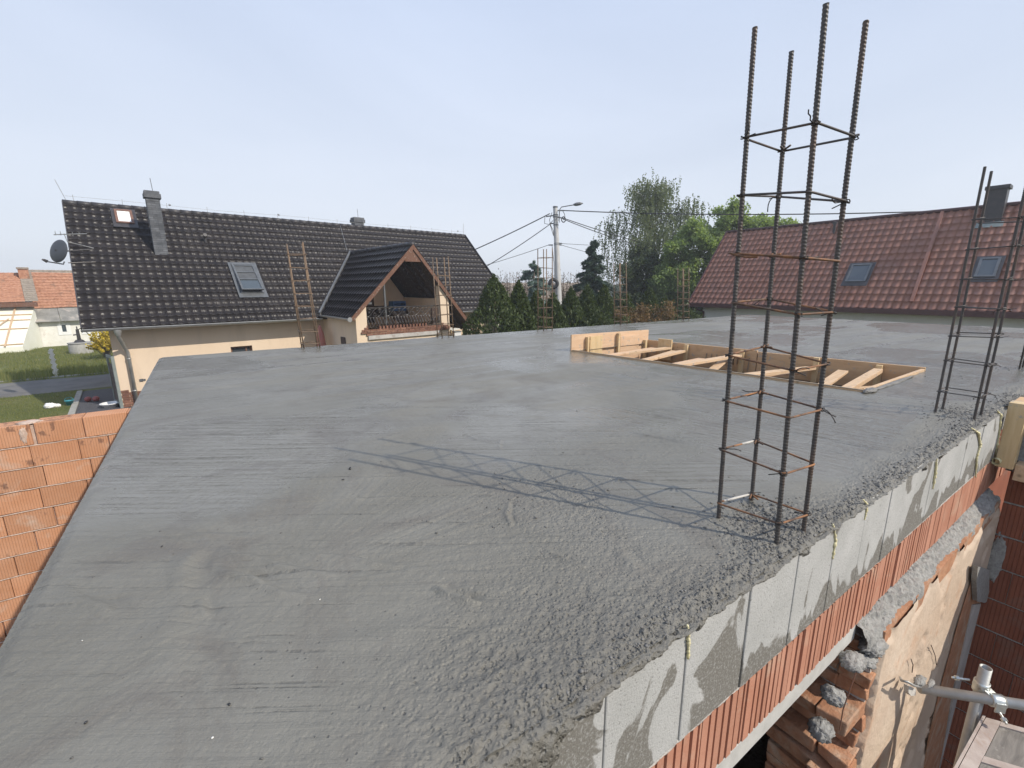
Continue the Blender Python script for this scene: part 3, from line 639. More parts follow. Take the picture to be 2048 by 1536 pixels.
# ================================================================== EDGE WALL (right face of the slab)
YW = 0.545
JX = [0.30, 0.61, 0.895, 1.183, 1.465, 1.745, 2.015, 2.285, 2.605, 2.87, 3.18, 3.49, 3.84, 4.02, 4.36]
for a, b in zip(JX, JX[1:]):
    gap = 0.0025; e = rnd.uniform(-0.0025, 0.0025)
    MB().box((a + gap, YW + e, 2.726), (b - gap, YW + 0.10, (3.078 if a < 1.7 else 3.081) + rnd.uniform(-.004, .003))).build('edge_block', M['block'], house, bevel=0.004)
MB().box((0.2, YW + .012, 2.73), (4.36, YW + .095, 3.08)).build('block_joints', M['chimney_joint'], house)
# clay band made of blocks with vertical ribs
mb = MB(); x = 0.05
BJ = []
while x < 4.9:
    L = rnd.choice((0.236, 0.125, 0.236)) if x < 3.2 else 0.25
    BJ.append((x, min(4.9, x + L))); x += L + 0.004
for a, b in BJ:
    dy = rnd.uniform(-.003, .003); zt = 2.716 + rnd.uniform(-.004, .003); zb = 2.478
    mb.box((a, YW + .017 + dy, zb), (b, YW + .12, zt))
    q = a + 0.002; style = 0 if a < 3.05 else 1
    plain = rnd.random() < 0.02 and not style
    while q < b - 0.006 and not plain:
        wfin = (0.024 if q - a > 0.03 else 0.034) if not style else 0.080
        wfin = min(wfin + rnd.uniform(-.004, .004), b - 0.001 - q)
        if wfin > 0.006: mb.box((q, YW + .004 + dy + rnd.uniform(-.0015, .0015), zb + .0005), (q + wfin, YW + .0168 + dy, zt - .0005))
        q += wfin + (0.011 if not style else 0.006)
    if plain: mb.box((a + .001, YW + .004 + dy, zb + .0005), (b - .001, YW + .0168 + dy, zt - .0005))
mb.build('clay_band', M['brick_band'], house)
# mortar bead between band and blocks
def bead(name, x0, x1, y, z, r, mat, parent, step=0.006, sag=0.0, seed=1, amp=1.0):
    xs = np.arange(x0, x1, step); n = 9; vs_ = []
    for j in range(n):
        a = 2 * math.pi * j / n
        rr = r * (0.55 + amp * (fbm(xs * 55, np.full_like(xs, j * 3.3), 3, seed) * 0.9))
        vs_.append(np.stack([xs, y + np.cos(a) * rr, z + np.sin(a) * rr + sag * (fbm(xs * 8, xs * 0, 2, seed + 3) - .5)], -1))
    Vv = np.stack(vs_, 1).reshape(-1, 3); N_ = len(xs)
    i = np.arange(N_ - 1)[:, None] * n + np.arange(n)[None]; j2 = np.arange(N_ - 1)[:, None] * n + (np.arange(n)[None] + 1) % n
    Fq = np.stack([i, j2, j2 + n, i + n], -1).reshape(-1, 4)
    return mesh_np(name, Vv, Fq, mat, parent, True)
bead('mortar_joint', 0.1, 4.38, YW + .010, 2.7235, 0.0085, M['mortar'], house, seed=5)
# prefab lintel under the near part of the band
mb = MB(); mb.box((-0.2, YW + .006, 2.392), (2.17, YW + .125, 2.474)).build('lintel', M['lintel'], house, bevel=0.003)
# yellow foam squeezed out of the block joints
def foam(pts, r, seed):
    P = []
    for (u0, v0), (u1, v1) in zip(pts, pts[1:]):
        for t in np.linspace(0, 1, 14)[:-1]: P.append(ony(u0 + (u1 - u0) * t, v0 + (v1 - v0) * t, YW - .004))
    P.append(ony(*pts[-1], YW - .004))
    g2 = np.random.default_rng(seed); rs = [r * 0.8 * (0.35 + 0.95 * g2.random() * math.sin(0.25 + 2.7 * i / len(P))) for i in range(len(P))]
    P = [p + np.array([g2.normal(0, r * .25), 0, 0]) for p in P]
    MB().tube(P, rs, 7).build('foam_seam', M['foam'], house, True)
foam([(1375, 1250), (1378, 1285), (1376, 1318)], .0065, 1)
foam([(1667, 1048), (1671, 1080), (1665, 1118)], .0075, 2)
foam([(1726, 999), (1734, 1008), (1733, 1022), (1729, 1040)], .006, 3)
foam([(1874, 916), (1871, 945), (1866, 978)], .007, 4)
foam([(1943, 856), (1957, 866), (1961, 890), (1954, 915), (1951, 955)], .009, 5)
foam([(1995, 822), (2002, 830), (1998, 870), (1992, 905), (1991, 925)], .010, 6)

# ------------------------------------------------------------------ old wall below (stands 7 cm proud, plastered), reveal at its left end
YO = 0.47; XO = 2.28; XP = 4.52
zs = np.linspace(-0.35, 2.395, 160); xs2 = np.linspace(0, 1, 130)
jag = XO + 0.045 * (fbm(zs * 3.2, zs * 0, 3, 41) - .5) + 0.03 * (fbm(zs * 11, zs * 0, 3, 43) - .5)
gxo = jag[:, None] + (XP + .02 - jag[:, None]) * xs2[None]; gzo = np.repeat(zs[:, None], 130, 1); edge_in = np.zeros((1, 130)); edge_in[0, 0] = .045
gyo = YO + 0.022 * (fbm(gxo * 1.4, gzo * 1.4, 3, 45) - .5) + 0.006 * (fbm(gxo * 14, gzo * 14, 3, 46) - .5)
dam = sst(fbm(gxo * 4, gzo * 4, 4, 47) + 0.35 * sst(gzo, 2.18, 2.40), 0.66, 0.72); gyo = gyo + 0.016 * dam + edge_in
plast = mesh_np('old_plaster', np.stack([gxo, gyo, gzo], -1).reshape(-1, 3), grid_faces(160, 130), M['plaster'], house, True)
# ledge on top of the old wall and the grey mortar smeared along it
MB().box((XO + .03, YO + .012, 2.30), (XP, YW + .05, 2.405)).build('brick_ledge', M['brick_old'], house)
xs_ = np.arange(2.16, 4.5, .006); nk = 16; rows = []
for k in range(nk):
    t = k / (nk - 1); yy = YW + .012 - (YW + .004 - YO) * t * (0.72 + 0.35 * vn(xs_ * 9, xs_ * 0, 61)); zz = 2.476 - .066 * t ** 1.3 + 0 * xs_
    nn = fbm(xs_ * 40, t * 5 + 0 * xs_, 3, 62) - .5; n2 = fbm(xs_ * 110, t * 14 + 0 * xs_, 2, 63) - .5
    rows.append(np.stack([xs_, yy - .022 * nn * (t > 0), zz + .030 * nn + .014 * n2 - (.03 if k == nk - 1 else 0)], -1))
mesh_np('mortar_smear', np.concatenate(rows), grid_faces(nk, len(xs_))[:, ::-1], M['mortar_grey'], house, False)
# broken brick reveal with stepped teeth
mb = MB(); z = -0.35; k = 0
while z < 2.36:
    hb = 0.068; x0 = XO + 0.012 - (0.05 if k % 2 else 0.0) - rnd.uniform(0, .03) - (0.15 if k in (25, 26, 29) else 0.06 if k in (22, 23) else 0)
    def wob(x, y, z_, s=k): return (x + rnd.uniform(-.016, .016), y + rnd.uniform(-.010, .010), z_ + rnd.uniform(-.008, .008))
    mb.box((x0, YO + .02, z), (XO + .3, YO + .14, z + hb), wob); mb.box((x0 + rnd.uniform(-.04, .05), YO + .147, z), (XO + .3, YO + .36, z + hb), wob)
    z += hb + 0.012; k += 1
mb.build('broken_reveal', M['brick_old'], house, bevel=.006)
bm_ = MB(); bm_.box((XO - .01, YO + .03, -.35), (XO + .29, YO + .34, 2.36)); bm_.build('reveal_mortar', M['mortar'], house)
def lump(name, c, r, mat, parent, seed, sub=4, amp=0.5):
    bm = bmesh.new(); bmesh.ops.create_icosphere(bm, subdivisions=sub, radius=1.0)
    P = np.array([v.co[:] for v in bm.verts]); Fq = np.array([[v.index for v in f.verts] for f in bm.faces]); bm.free()
    n1 = fbm(P[:, 0] * 2.2 + seed, P[:, 1] * 2.2 + P[:, 2] * 1.7, 3, seed) - .5; n2 = fbm(P[:, 0] * 8, P[:, 1] * 8 + P[:, 2] * 7, 3, seed + 1) - .5
    n3 = fbm(P[:, 0] * 17 + P[:, 2] * 9, P[:, 1] * 17 - P[:, 2] * 13, 2, seed + 2) - .5
    P = P * (1 + amp * n1 + (0.42 * n2 + 0.30 * n3) * (1 if amp > .1 else amp * 3))[:, None] * np.array(r) + np.array(c)
    return mesh_np(name, P, Fq, mat, parent, True)
for i, (u, v, rx_, rz_) in enumerate([(1745, 1290, .10, .035), (1705, 1322, .07, .030), (1668, 1392, .05, .03), (1642, 1458, .06, .036), (1730, 1318, .06, .022)]):
    p = ony(u, v, YO + .035)
    lump('mortar_lump', p, (rx_ * .8, .042, rz_ * .85), M['mortar_grey'], house, 31 + i)
# strips of older plaster / exposed brick near the corner, a mortar flap, two short wires
def strip(name, ulist, mat, y, th=0.012):
    L_ = [ony(u, v, y) for u, v in ulist]; MB().prism([tuple(p) for p in L_], (0, th, 0)).build(name, mat, house)
strip('plaster_strip', [(1946, 1210), (1975, 1205), (1966, 1300), (1948, 1420), (1922, 1600), (1868, 1600), (1893, 1470), (1915, 1350)], M['plaster_grey'], YO - .016)
strip('plaster_strip', [(1945, 1160), (1970, 1172), (1964, 1205), (1946, 1213), (1905, 1380), (1870, 1600), (1838, 1600), (1858, 1480), (1880, 1385), (1920, 1240)], M['brick_old'], YO - .010, .006)
strip('mortar_flap', [(1956, 1133), (1979, 1140), (1978, 1200), (1970, 1206), (1955, 1203), (1953, 1160)], M['mortar_grey'], YO - .04, .025)
for pts in ([(1712, 1345), (1700, 1378), (1686, 1420), (1679, 1460)], [(1822, 1318), (1826, 1330), (1824, 1345)], [(1862, 1290), (1870, 1310), (1873, 1330)]):
    MB().tube([ony(u, v, YO - .008) for u, v in pts], .0022, 5).build('crack', M['gate_dark'] if pts[0][0] > 1800 else M['brown_wood'], house)
# dark interior shell, far walls of the room below
mb = MB()
mb.box((SX0, SY1 - .26, 0), (SX1, SY1 - .004, 2.855)); mb.box((SX1 - .25, SY0 + .13, 0), (SX1 - .004, SY1 - .262, 2.855)); mb.box((SX0 + .006, SY0 + .13, 0), (SX0 + .25, SY1 - .262, 2.855))
mb.box((XO + .302, YO + .15, -.35), (12.1, YO + .36, 2.40)); mb.box((-.4, YW + .125, 2.40), (12.3, YW + .35, 2.85))
mb.box((-.4, YW + .02, -.35), (.25, YW + .36, 2.39))
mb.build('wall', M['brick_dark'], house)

# ------------------------------------------------------------------ cross wall at the right (shaded), timber formwork at its head
cw = thing('brick_wall', 'shaded red clay block wall meeting the plastered wall at a right angle', 'wall', (XP + .1, -1.6, 0))
mb = MB(); z = -0.35; row = 0
while z < 2.60:
    y = YO - 0.002 - (0.0 if row % 2 else 0.125)
    first = True
    while y > -4.2:
        L = 0.248 if not first else (0.248 if row % 2 else 0.123)
        y1 = y if not first else YO - 0.002
        mb.box((XP + rnd.uniform(-.004, .004), y1 - L, z), (XP + .24, y1, min(2.62, z + .236)), None); y = y1 - L - .004; first = False
    z += 0.250; row += 1
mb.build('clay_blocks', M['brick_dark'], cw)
mb = MB(); mb.box((XP + .010, -4.2, -.35), (XP + .23, YO - .003, 2.615)).build('mortar_bed', M['mortar_grey'], cw)
lump('mortar_smear', (XP + .006, YO - .03, 1.95), (.010, .05, .22), M['mortar_grey'], cw, 71)
fw = thing('timber_formwork', 'yellow timber formwork boards nailed up at the head of the shaded block wall', 'formwork', (XP, .3, 2.6))
xf = 4.36
mb = MB(); mb.box((xf, YW - .10, 2.68), (xf + .10, YW - .012, 3.13)).build('upright', M['lumber_v'], fw, bevel=.003)
MB().box((xf + .102, -2.6, 2.92), (xf + .14, YW - .03, 3.09)).build('board', M['lumber'], fw, bevel=.003)
MB().box((xf + .04, -2.6, 2.60), (xf + .15, YW - .102, 2.715)).build('board', M['lumber'], fw, bevel=.003)
MB().box((xf + .155, -2.6, 2.625), (xf + .40, YW - .05, 3.05)).build('cast_face', M['mortar_grey'], fw)
MB().box((xf + .102, YW - .09, 3.095), (xf + .30, YW - .02, 3.128)).build('board', M['ply_y'], fw, bevel=.003)
bead('foam_seam', xf - .03, xf + .02, YW - .02, 2.72, .022, M['foam'], fw, .004, 0, 77)

# ------------------------------------------------------------------ scaffold
sc_ = thing('scaffold', 'galvanised scaffold tube clamped to a short upright above a worn plywood deck', 'scaffold', (2.9, .1, 0))
A = ony(1838, 1376, YO - .06); Bp = onz(2048, 1410, A[2]); dr = (Bp - A) / np.linalg.norm(Bp - A); End = A + dr * 1.6
def hollow(p, q, r, t, nm, mat, par):
    p, q = Vector(p), Vector(q); d = (q - p); L = d.length
    MB().lathe([(r - t, .12), (r - t, 0), (r, 0), (r, L), (r - t, L), (r - t, L - .12)], p, 24, d).build(nm, mat, par, True)
hollow(A, End, .0235, .0035, 'tube', M['galv'], sc_)
K = onz(1993, 1402, A[2]); off = np.cross(dr, [0, 0, 1]); off /= np.linalg.norm(off)
U = onz(1972, 1335, A[2] + .14)
hollow((U[0], U[1], -.3), (U[0], U[1], U[2]), .0235, .0035, 'upright', M['galv'], sc_)
def collar(c, d, r, w, nm, par):
    MB().lathe([(r, -w / 2), (r + .006, -w / 2), (r + .006, -w / 4), (r + .0075, 0), (r + .006, w / 4), (r + .006, w / 2), (r, w / 2)], c, 28, d).build(nm, M['zinc'], par, True)
Kt = A + dr * ((K - A) @ dr)
cl = thing('scaffold_coupler', 'zinc plated swivel coupler with bolts joining scaffold tube and upright', 'coupler', tuple(Kt))
collar(Kt, dr, .0245, .055, 'band', cl); collar((U[0], U[1], A[2] + .03), (0, 0, 1), .0245, .055, 'band', cl)
mid = (Kt + np.array([U[0], U[1], A[2] + .03])) / 2
mb = MB(); mb.beam(tuple(Kt), (U[0], U[1], A[2] + .03), .05, .03); mb.build('bridge', M['zinc'], cl, bevel=.003)
for nm_, c0, d0 in (('bolt', Kt + np.array([0, 0, -.033]) + off * .022, off * .055 - np.array([0, 0, .02])), ('bolt', np.array([U[0], U[1], A[2] + .03]) - dr * .03 - off * .03, -dr * .075)):
    mb = MB(); mb.tube([c0, c0 + d0], .0055, 8); e = c0 + d0 * .72; n_ = d0 / np.linalg.norm(d0)
    mb.lathe([(0, -.007), (.012, -.007), (.012, .007), (0, .007)], e, 6, n_); mb.build(nm_, M['zinc'], cl)
mb = MB()
for sgn in (-1, 1): mb.beam(tuple(Kt + off * sgn * .031 + np.array([0, 0, .012])), tuple(Kt + off * sgn * .031 - np.array([0, 0, .04])), .042, .007, tuple(off))
mb.build('flap', M['zinc'], cl, bevel=.002)
# anchor: plate, eye bolt hooked into the wall, with mortar crumbs stuck on
an = thing('wall_anchor', 'bent eye hook with a small plate tying the scaffold tube to the old wall', 'anchor', tuple(A))
h0 = ony(1800, 1352, YO - .05); h1 = ony(1812, 1364, YO - .06)
MB().tube([ony(1800, 1355, YO - .01), ony(1803, 1361, YO - .05), ony(1815, 1364, YO - .07), ony(1828, 1371, YO - .075), ony(1840, 1374, YO - .075), ony(1842, 1366, YO - .07)], .0055, 8).build('hook', M['galv'], an, True)
pp = [ony(*q, YO - .055) for q in ((1817, 1372), (1832, 1378), (1831, 1391), (1822, 1392), (1817, 1385))]
MB().prism([tuple(p) for p in pp], (0, .018, 0)).build('plate', M['limed'], an)
lump('mortar_lump', ony(1840, 1362, YO - .07), (.045, .02, .014), M['mortar_grey'], an, 81); lump('mortar_lump', ony(1862, 1367, YO - .09), (.035, .012, .008), M['mortar_grey'], an, 82)
# deck
dk = thing('scaffold_deck', 'worn plywood scaffold deck with pale metal edge frame at the lower right', 'scaffold deck', (3, -.1, 1.7))
zd = A[2] - .11
c0 = onz(1972, 1436, zd); c1 = onz(1905, 1560, zd); e1 = (c1 - c0) / np.linalg.norm(c1 - c0)
c3 = onz(2048, 1457, zd); e2 = (c3 - c0) / np.linalg.norm(c3 - c0)
def dq(a, b, z): return tuple(c0 + e1 * a + e2 * b + np.array([0, 0, z]))
def slabq(mb, a0, a1, b0, b1, z0, z1):
    P = [dq(a0, b0, z0), dq(a1, b0, z0), dq(a1, b1, z0), dq(a0, b1, z0)]; mb.prism(P, (0, 0, z1 - z0))
mb = MB(); slabq(mb, 0, 1.2, 0, .055, -.05, .004); slabq(mb, 0, 1.2, -.014, -.003, -.06, .012); slabq(mb, 0, .035, .056, 1.2, -.05, .003); slabq(mb, .30, .345, .056, 1.2, -.05, .003); mb.build('edge_frame', M['deckframe'], dk)
mb = MB(); slabq(mb, .037, .298, .057, 1.2, -.02, -.004); mb.build('deck_panel', M['deckply'], dk)
mb = MB(); slabq(mb, .347, 1.2, .057, 1.2, -.02, -.004); mb.build('deck_panel', M['deckply'], dk)
# ================================================================== REBAR CAGES
def ribbed(p0, p1, r, pitch=0.0098, n=10, step=0.0017):
    p0, p1 = np.array(p0, float), np.array(p1, float); L = np.linalg.norm(p1 - p0); d = (p1 - p0) / L
    u = np.cross(d, [0.3, 0.8, 0.1]); u /= np.linalg.norm(u); w = np.cross(d, u)
    t = np.arange(0, L, step); t = np.append(t, L); a = np.arange(n) * 2 * math.pi / n
    T, A_ = np.meshgrid(t, a, indexing='ij')
    side = np.where(np.sin(A_) > 0, 1.0, -1.0)
    ph = T / pitch + A_ / (2 * math.pi) * 1.6 * side
    rib = np.clip(np.cos(ph * 2 * math.pi), 0, 1) ** 0.8 * np.abs(np.sin(A_)) ** 0.6
    rr = r * (0.92 + 0.24 * rib + 0.12 * (np.abs(np.cos(A_)) > 0.97))
    V_ = p0 + T[..., None] * d + rr[..., None] * (np.cos(A_)[..., None] * u + np.sin(A_)[..., None] * w)
    m_ = len(t); i = np.arange(m_ - 1)[:, None] * n + np.arange(n)[None]; j = np.arange(m_ - 1)[:, None] * n + (np.arange(n)[None] + 1) % n
    Fq = np.stack([i, j, j + n, i + n], -1).reshape(-1, 4)
    V_ = V_.reshape(-1, 3)
    c = np.array([p1 + d * 0]); V_ = np.concatenate([V_, c]); ci = len(V_) - 1
    cap = np.array([[(m_ - 1) * n + k, (m_ - 1) * n + (k + 1) % n, ci, ci] for k in range(n)])
    cap[:, 3] = cap[:, 0]; cap = np.stack([cap[:, 0], cap[:, 1], cap[:, 2], cap[:, 2]], -1)
    return V_, Fq, cap
def rib_bar(name, p0, p1, r, mat, parent, **k):
    V_, Fq, cap = ribbed(p0, p1, r, **k)
    n_ = Fq[0][1] - Fq[0][0]
    o = mesh_np(name, V_, Fq, mat, parent, True)
    MB_ = None
    return o
def on_bar(bar, v):
    lo, hi = 0.0, 1.0; p0, p1 = np.array(bar[0]), np.array(bar[1])
    def pv(t):
        c = CM.T @ (p0 + (p1 - p0) * t - CC); return CY + FPX * c[1] / c[2] * 1.0 if False else CY - FPX * c[1] / (-c[2])
    for _ in range(40):
        m = (lo + hi) / 2
        if pv(m) > v: lo = m
        else: hi = m
    return p0 + (p1 - p0) * lo
def wire_loop(c, r, seed, tails=True):
    """twisted tie wire around a bar with two loose ends"""
    g2 = random.Random(seed); mb = MB(); c = Vector(c)
    for q in range(2):
        pts = [c + Vector((math.cos(a) * r * g2.uniform(1.15, 1.5), math.sin(a) * r * g2.uniform(1.15, 1.5), 0.004 * math.sin(a + q * 2 + seed) + g2.uniform(-.002, .002))) for a in np.linspace(0, 6.28, 13)[:-1]]
        mb.tube(pts, 0.0017, 5, closed=True)
    if tails:
        a = g2.uniform(0, 6.28); d = Vector((math.cos(a), math.sin(a), g2.uniform(-.3, .5)))
        p = c + d * r * 1.2; pts = [p]
        for k in range(5): d = (d + Vector((g2.uniform(-.5, .5), g2.uniform(-.5, .5), g2.uniform(-.6, .6)))).normalized(); p = p + d * 0.011; pts.append(p)
        mb.tube(pts, 0.0017, 5)
        d = Vector((math.cos(a + .5), math.sin(a + .5), g2.uniform(-.5, .3))); mb.tube([c + d * r, c + d * (r + .035)], 0.0017, 5)
    return mb
# main cage: bars surveyed one by one: L, Bk, F, R
bpx = [((1437, 1035), (1510, 55)), ((1503, 1000), (1583, 103)), ((1553, 1085), (1652, 8)), ((1607, 1060), (1732, 42))]
bars = []
for b, t in bpx:
    p = onz(*b, SLABZ); q = vert(*t, p); d = (q - p) / np.linalg.norm(q - p); bars.append((p - d * .05, q))
ctrb = np.mean([b[0] for b in bars], 0)
cage = thing('rebar_cage', 'tall four bar starter cage with rusty stirrups nearest the camera, throwing a lattice shadow', 'rebar cage', (ctrb[0], ctrb[1], SLABZ), 'rebar cages standing in the slab')
RB = 0.0070
for b in bars: rib_bar('vertical_bar', b[0], b[1], RB, M['rebar'], cage)
# bar end faces
for b in bars:
    pass
ST = [(275, 301, 248, 275), (390, 392, 385, 404), (507, 512, 515.6, 522.7), (605, 598, 628.5, 624), (710.4, 694, 740, 727), (801, 785, 834, 818), (899, 883, 945, 927), (1006, 990.6, 1044, 1027)]
c2 = lambda p: np.array([ctrb[0], ctrb[1], p[2]])
for k, (l, bk, f_, r_) in enumerate(ST):
    P = {n_: on_bar(bars[i], v) for i, (n_, v) in enumerate(zip('LBFR', (l, bk, f_, r_)))}
    cen = np.mean(list(P.values()), 0)
    out = {}
    for n_, p in P.items():
        d = p - cen; d[2] = 0; d /= np.linalg.norm(d); out[n_] = p + d * (RB + .0042)
    order = ['L', 'F', 'R', 'B']
    loop = []
    for i_, n_ in enumerate(order):
        p = out[n_]; a = out[order[i_ - 1]]; b = out[order[(i_ + 1) % 4]]
        da = (a - p) / np.linalg.norm(a - p); db = (b - p) / np.linalg.norm(b - p)
        for t in np.linspace(0, 1, 6):
            q0, q1 = p + da * .016, p + db * .016; loop.append((1 - t) ** 2 * q0 + 2 * t * (1 - t) * p + t * t * q1)
    mt = M['stirrup'] if k not in (0, 1) else M['rebar']
    mb = MB()
    # start and end overlap at the back bar with two hooked tails
    i0 = 18 + 3
    path = loop[i0:] + loop[:i0]
    mb.tube(path, .0033, 8, closed=True)
    if k % 2 == 0 or k > 4:
        p = out['B']; inn = cen - p; inn[2] = 0; inn /= np.linalg.norm(inn); sd = np.array([-inn[1], inn[0], 0])
        mb.tube([p - sd * .012, p + inn * .004, p + inn * .05 + sd * .012 + np.array([0, 0, .004])], .0033, 8)
        mb.tube([p + sd * .012 + np.array([0, 0, .007]), p + inn * .006 + np.array([0, 0, .007]), p + inn * .048 - sd * .014 + np.array([0, 0, .003])], .0033, 8)
    st = mb.build('stirrup', mt, cage, True)
    if k in (6, 7):
        p = out['B']; q = p + (out['L'] - p) * (.42 if k == 6 else .8); mb = MB(); mb.tube([p, q], .0042, 8); mb.build('cement_coat', M['limed'], st, True)
    if k == 2:
        p = out['L']; mb = MB(); mb.tube([p + np.array([-.012, .012, .002]), p + (out['F'] - p) * .18 + np.array([0, 0, -.008]), p + (out['F'] - p) * .36 + np.array([0, 0, -.006])], .0033, 8); mb.build('hook', mt, st, True)
    for i_, n_ in enumerate('LBFR'):
        if (k * 3 + i_) % 4 != 1: wire_loop(P[n_] * .5 + out[n_] * .5, RB * 1.05, k * 7 + i_, (k + i_) % 2 == 0).build('tie_wire', M['wire'], st, True)
# second cage
def simple_cage(name_loc, w, dpt, H, zst, rb, rs, label, mats, rib=False, off=(0, 0, 0, 0), lean=(0, 0)):
    x0, y0 = name_loc
    t = thing('rebar_cage', label, 'rebar cage', (x0, y0, SLABZ), 'rebar cages standing in the slab')
    cs = [(-w / 2, dpt / 2), (w / 2, dpt / 2), (-w / 2, -dpt / 2), (w / 2, -dpt / 2)]
    for i_, (a, b) in enumerate(cs):
        p0 = (x0 + a, y0 + b, SLABZ - .05); p1 = (x0 + a + lean[0] * (1 + .2 * i_), y0 + b + lean[1], SLABZ + H + off[i_])
        if rib: rib_bar('vertical_bar', p0, p1, rb, mats[0], t, step=0.0025, n=8)
        else: MB().tube([p0, p1], rb, 7).build('vertical_bar', mats[0], t, True)
    for k, z in enumerate(zst):
        dx, dy = lean[0] * z / H * 1.3, lean[1] * z / H; e = rb + rs; mb = MB(); tl = 0.010 * math.sin(k * 2.3)
        q = [(x0 - w / 2 - e + dx, y0 + dpt / 2 + e + dy, SLABZ + z + tl), (x0 - w / 2 - e + dx, y0 - dpt / 2 - e + dy, SLABZ + z), (x0 + w / 2 + e + dx, y0 - dpt / 2 - e + dy, SLABZ + z - tl), (x0 + w / 2 + e + dx, y0 + dpt / 2 + e + dy, SLABZ + z + .003)]
        pts = []
        for i_ in range(4):
            a, b = Vector(q[i_]), Vector(q[(i_ + 1) % 4]); pts += [a.lerp(b, f) for f in (.06, .5, .94)]
        mb.tube(pts, rs, 6, closed=True)
        if rib:
            mb.tube([q[0], (q[0][0] + .03, q[0][1] - .05, q[0][2] + .01)], rs, 6)
            mb.tube([(q[1][0] + .02, q[1][1] - .003, q[1][2] + .008), (q[1][0] + .10, q[1][1] - .004, q[1][2] + .006)], rs, 6)
        s_ = mb.build('stirrup', mats[1], t, True)
        if rib:
            for c_ in (q[1], q[2]): wire_loop(c_, rb, k * 5 + int(c_[0] * 10), True).build('tie_wire', M['wire'], s_, True)
    return t
simple_cage((3.862, .676), .158, .178, 1.452, [.139, .33, .497, .658, .824, 1.006, 1.156], .0072, .0033, 'second dark starter cage beside the edge wall, in front of the red roof', (M['rebar'], M['rebar']), True, (0, -.004, .01, -.02))
simple_cage((6.50, .68), .16, .18, 1.45, [.12, .29, .45, .62, .79, .96, 1.12, 1.28], .0075, .0036, 'starter cage cut off by the right edge of the photo', (M['rebar'], M['rebar']))
fx = [((1.165, 6.55), 1.345, (-.055, .005), 'far starter cage leaning slightly left against the dark roof and cream wall'),
      ((3.18, 6.55), 1.235, (-.03, .012), 'far starter cage in front of the balcony gable'),
      ((5.19, 6.53), 1.44, (-.01, .01), 'far starter cage directly in front of the utility pole'),
      ((7.26, 6.58), 1.245, (-.045, .05), 'far starter cage in front of the dark spruce and birch'),
      ((9.38, 6.57), 1.18, (-.05, .06), 'far starter cage at the slab corner beside the red roofed house')]
for (loc, H, ln, lab) in fx:
    simple_cage(loc, .20, .17, H, [H * k / 8.2 + .06 for k in range(8)][:7 if H < 1.3 else 8], .0085, .0045, lab, (M['far_rebar'], M['far_rebar']), False, (0, .01, -.012, .015), ln)

# ================================================================== STAIR OPENING FORMWORK
of = thing('stair_formwork', 'pale timber formwork framing the stair opening in the wet slab', 'formwork', (ctr[0], ctr[1], SLABZ - .2))
nl, fl, fr, nr = [np.array(OP[k]) for k in ('nl', 'fl', 'fr', 'nr')]
def P3(p, z): return (p[0], p[1], SLABZ + z)
def board(p, q, z0, z1, th, mat, name, inward=None, tw=0.0):
    p, q = np.array(p), np.array(q); d = (q - p) / np.linalg.norm(q - p); n_ = np.array([-d[1], d[0]])
    if inward is not None and n_ @ (np.array(inward) - p) < 0: n_ = -n_
    poly = [P3(p, z0), P3(q, z0), P3(q, z1 + tw), P3(p, z1)]
    return MB().prism(poly, (n_[0] * th, n_[1] * th, 0)).build(name, mat, of, bevel=.002)
board(nl, nr, -.26, .012, .025, M['ply_y'], 'side_board', ctr)
board(nl + (nr - nl) * .004, nr, .0125, .018, .026, M['cemented'], 'cement_smear', ctr)
board(fl, fl + (fr - fl) * .5, -.30, .045, .025, M['ply_y'], 'side_board', ctr); board(fl + (fr - fl) * .503, fr, -.30, .030, .025, M['ply_y'], 'side_board', ctr, .006)
board(fl + (nl - fl) * -.01, nl + (fl - nl) * .0, -.30, .185, .022, M['ply'], 'end_board', ctr + np.array([0, 3]), .02)
board(nr + (fr - nr) * .02, fr, -.26, .022, .028, M['lumber'], 'end_board', ctr)
e_ = (fl - nl) / np.linalg.norm(fl - nl)
for t_, w_, z1 in ((.16, .03, .165), (.55, .035, .175), (.93, .04, .05)):
    p = nl + e_ * np.linalg.norm(fl - nl) * t_; board(p + np.array([0, -.004]), p + e_ * w_ + np.array([0, -.004]), -.28, z1, .045, M['lumber_v'], 'cleat', ctr)
p = nl + e_ * .30; board(p + np.array([0, -.004]), p + e_ * .22 + np.array([0, -.004]), -.25, .165, .018, M['lumber_v'], 'patch_board', ctr)
p = nl + e_ * .86; board(p + np.array([0, -.004]), p + e_ * .38 + np.array([0, -.004]), -.25, .13, .018, M['ply'], 'patch_board', ctr)
def on_far(t): return fl + (fr - fl) * t
for t_ in (.20, .44, .70, .88):
    p = on_far(t_); d = (fr - fl) / np.linalg.norm(fr - fl); q = p + d * .05
    board(p + np.array([-.03, 0]), q + np.array([-.03, 0]), -.30, .035 if t_ < .8 else .02, .045, M['lumber_v'], 'cleat', ctr)
p = on_far(.075) + np.array([-.05, 0]); board(p, p + np.array([.02, -.20]), -.2, .085, .03, M['lumber_v'], 'patch_board', ctr)
def brace(a, b, z0, z1, w=.075, h=.028):
    MB().beam(P3(a, z0), P3(b, z1), w, h).build('brace', M['lumber'], of, bevel=.002)
def on_near(t): return nl + (nr - nl) * t + np.array([.03, 0])
brace(on_near(.32), on_far(.20) - np.array([.07, 0]), -.02, -.05); brace(on_near(.45), on_far(.44) - np.array([.07, 0]), -.02, -.03, .09)
brace(on_near(.68), on_far(.70) - np.array([.07, 0]), -.02, -.08, .09); brace(on_near(.955), on_far(.89) - np.array([.07, 0]), -.005, -.03, .07, .04)
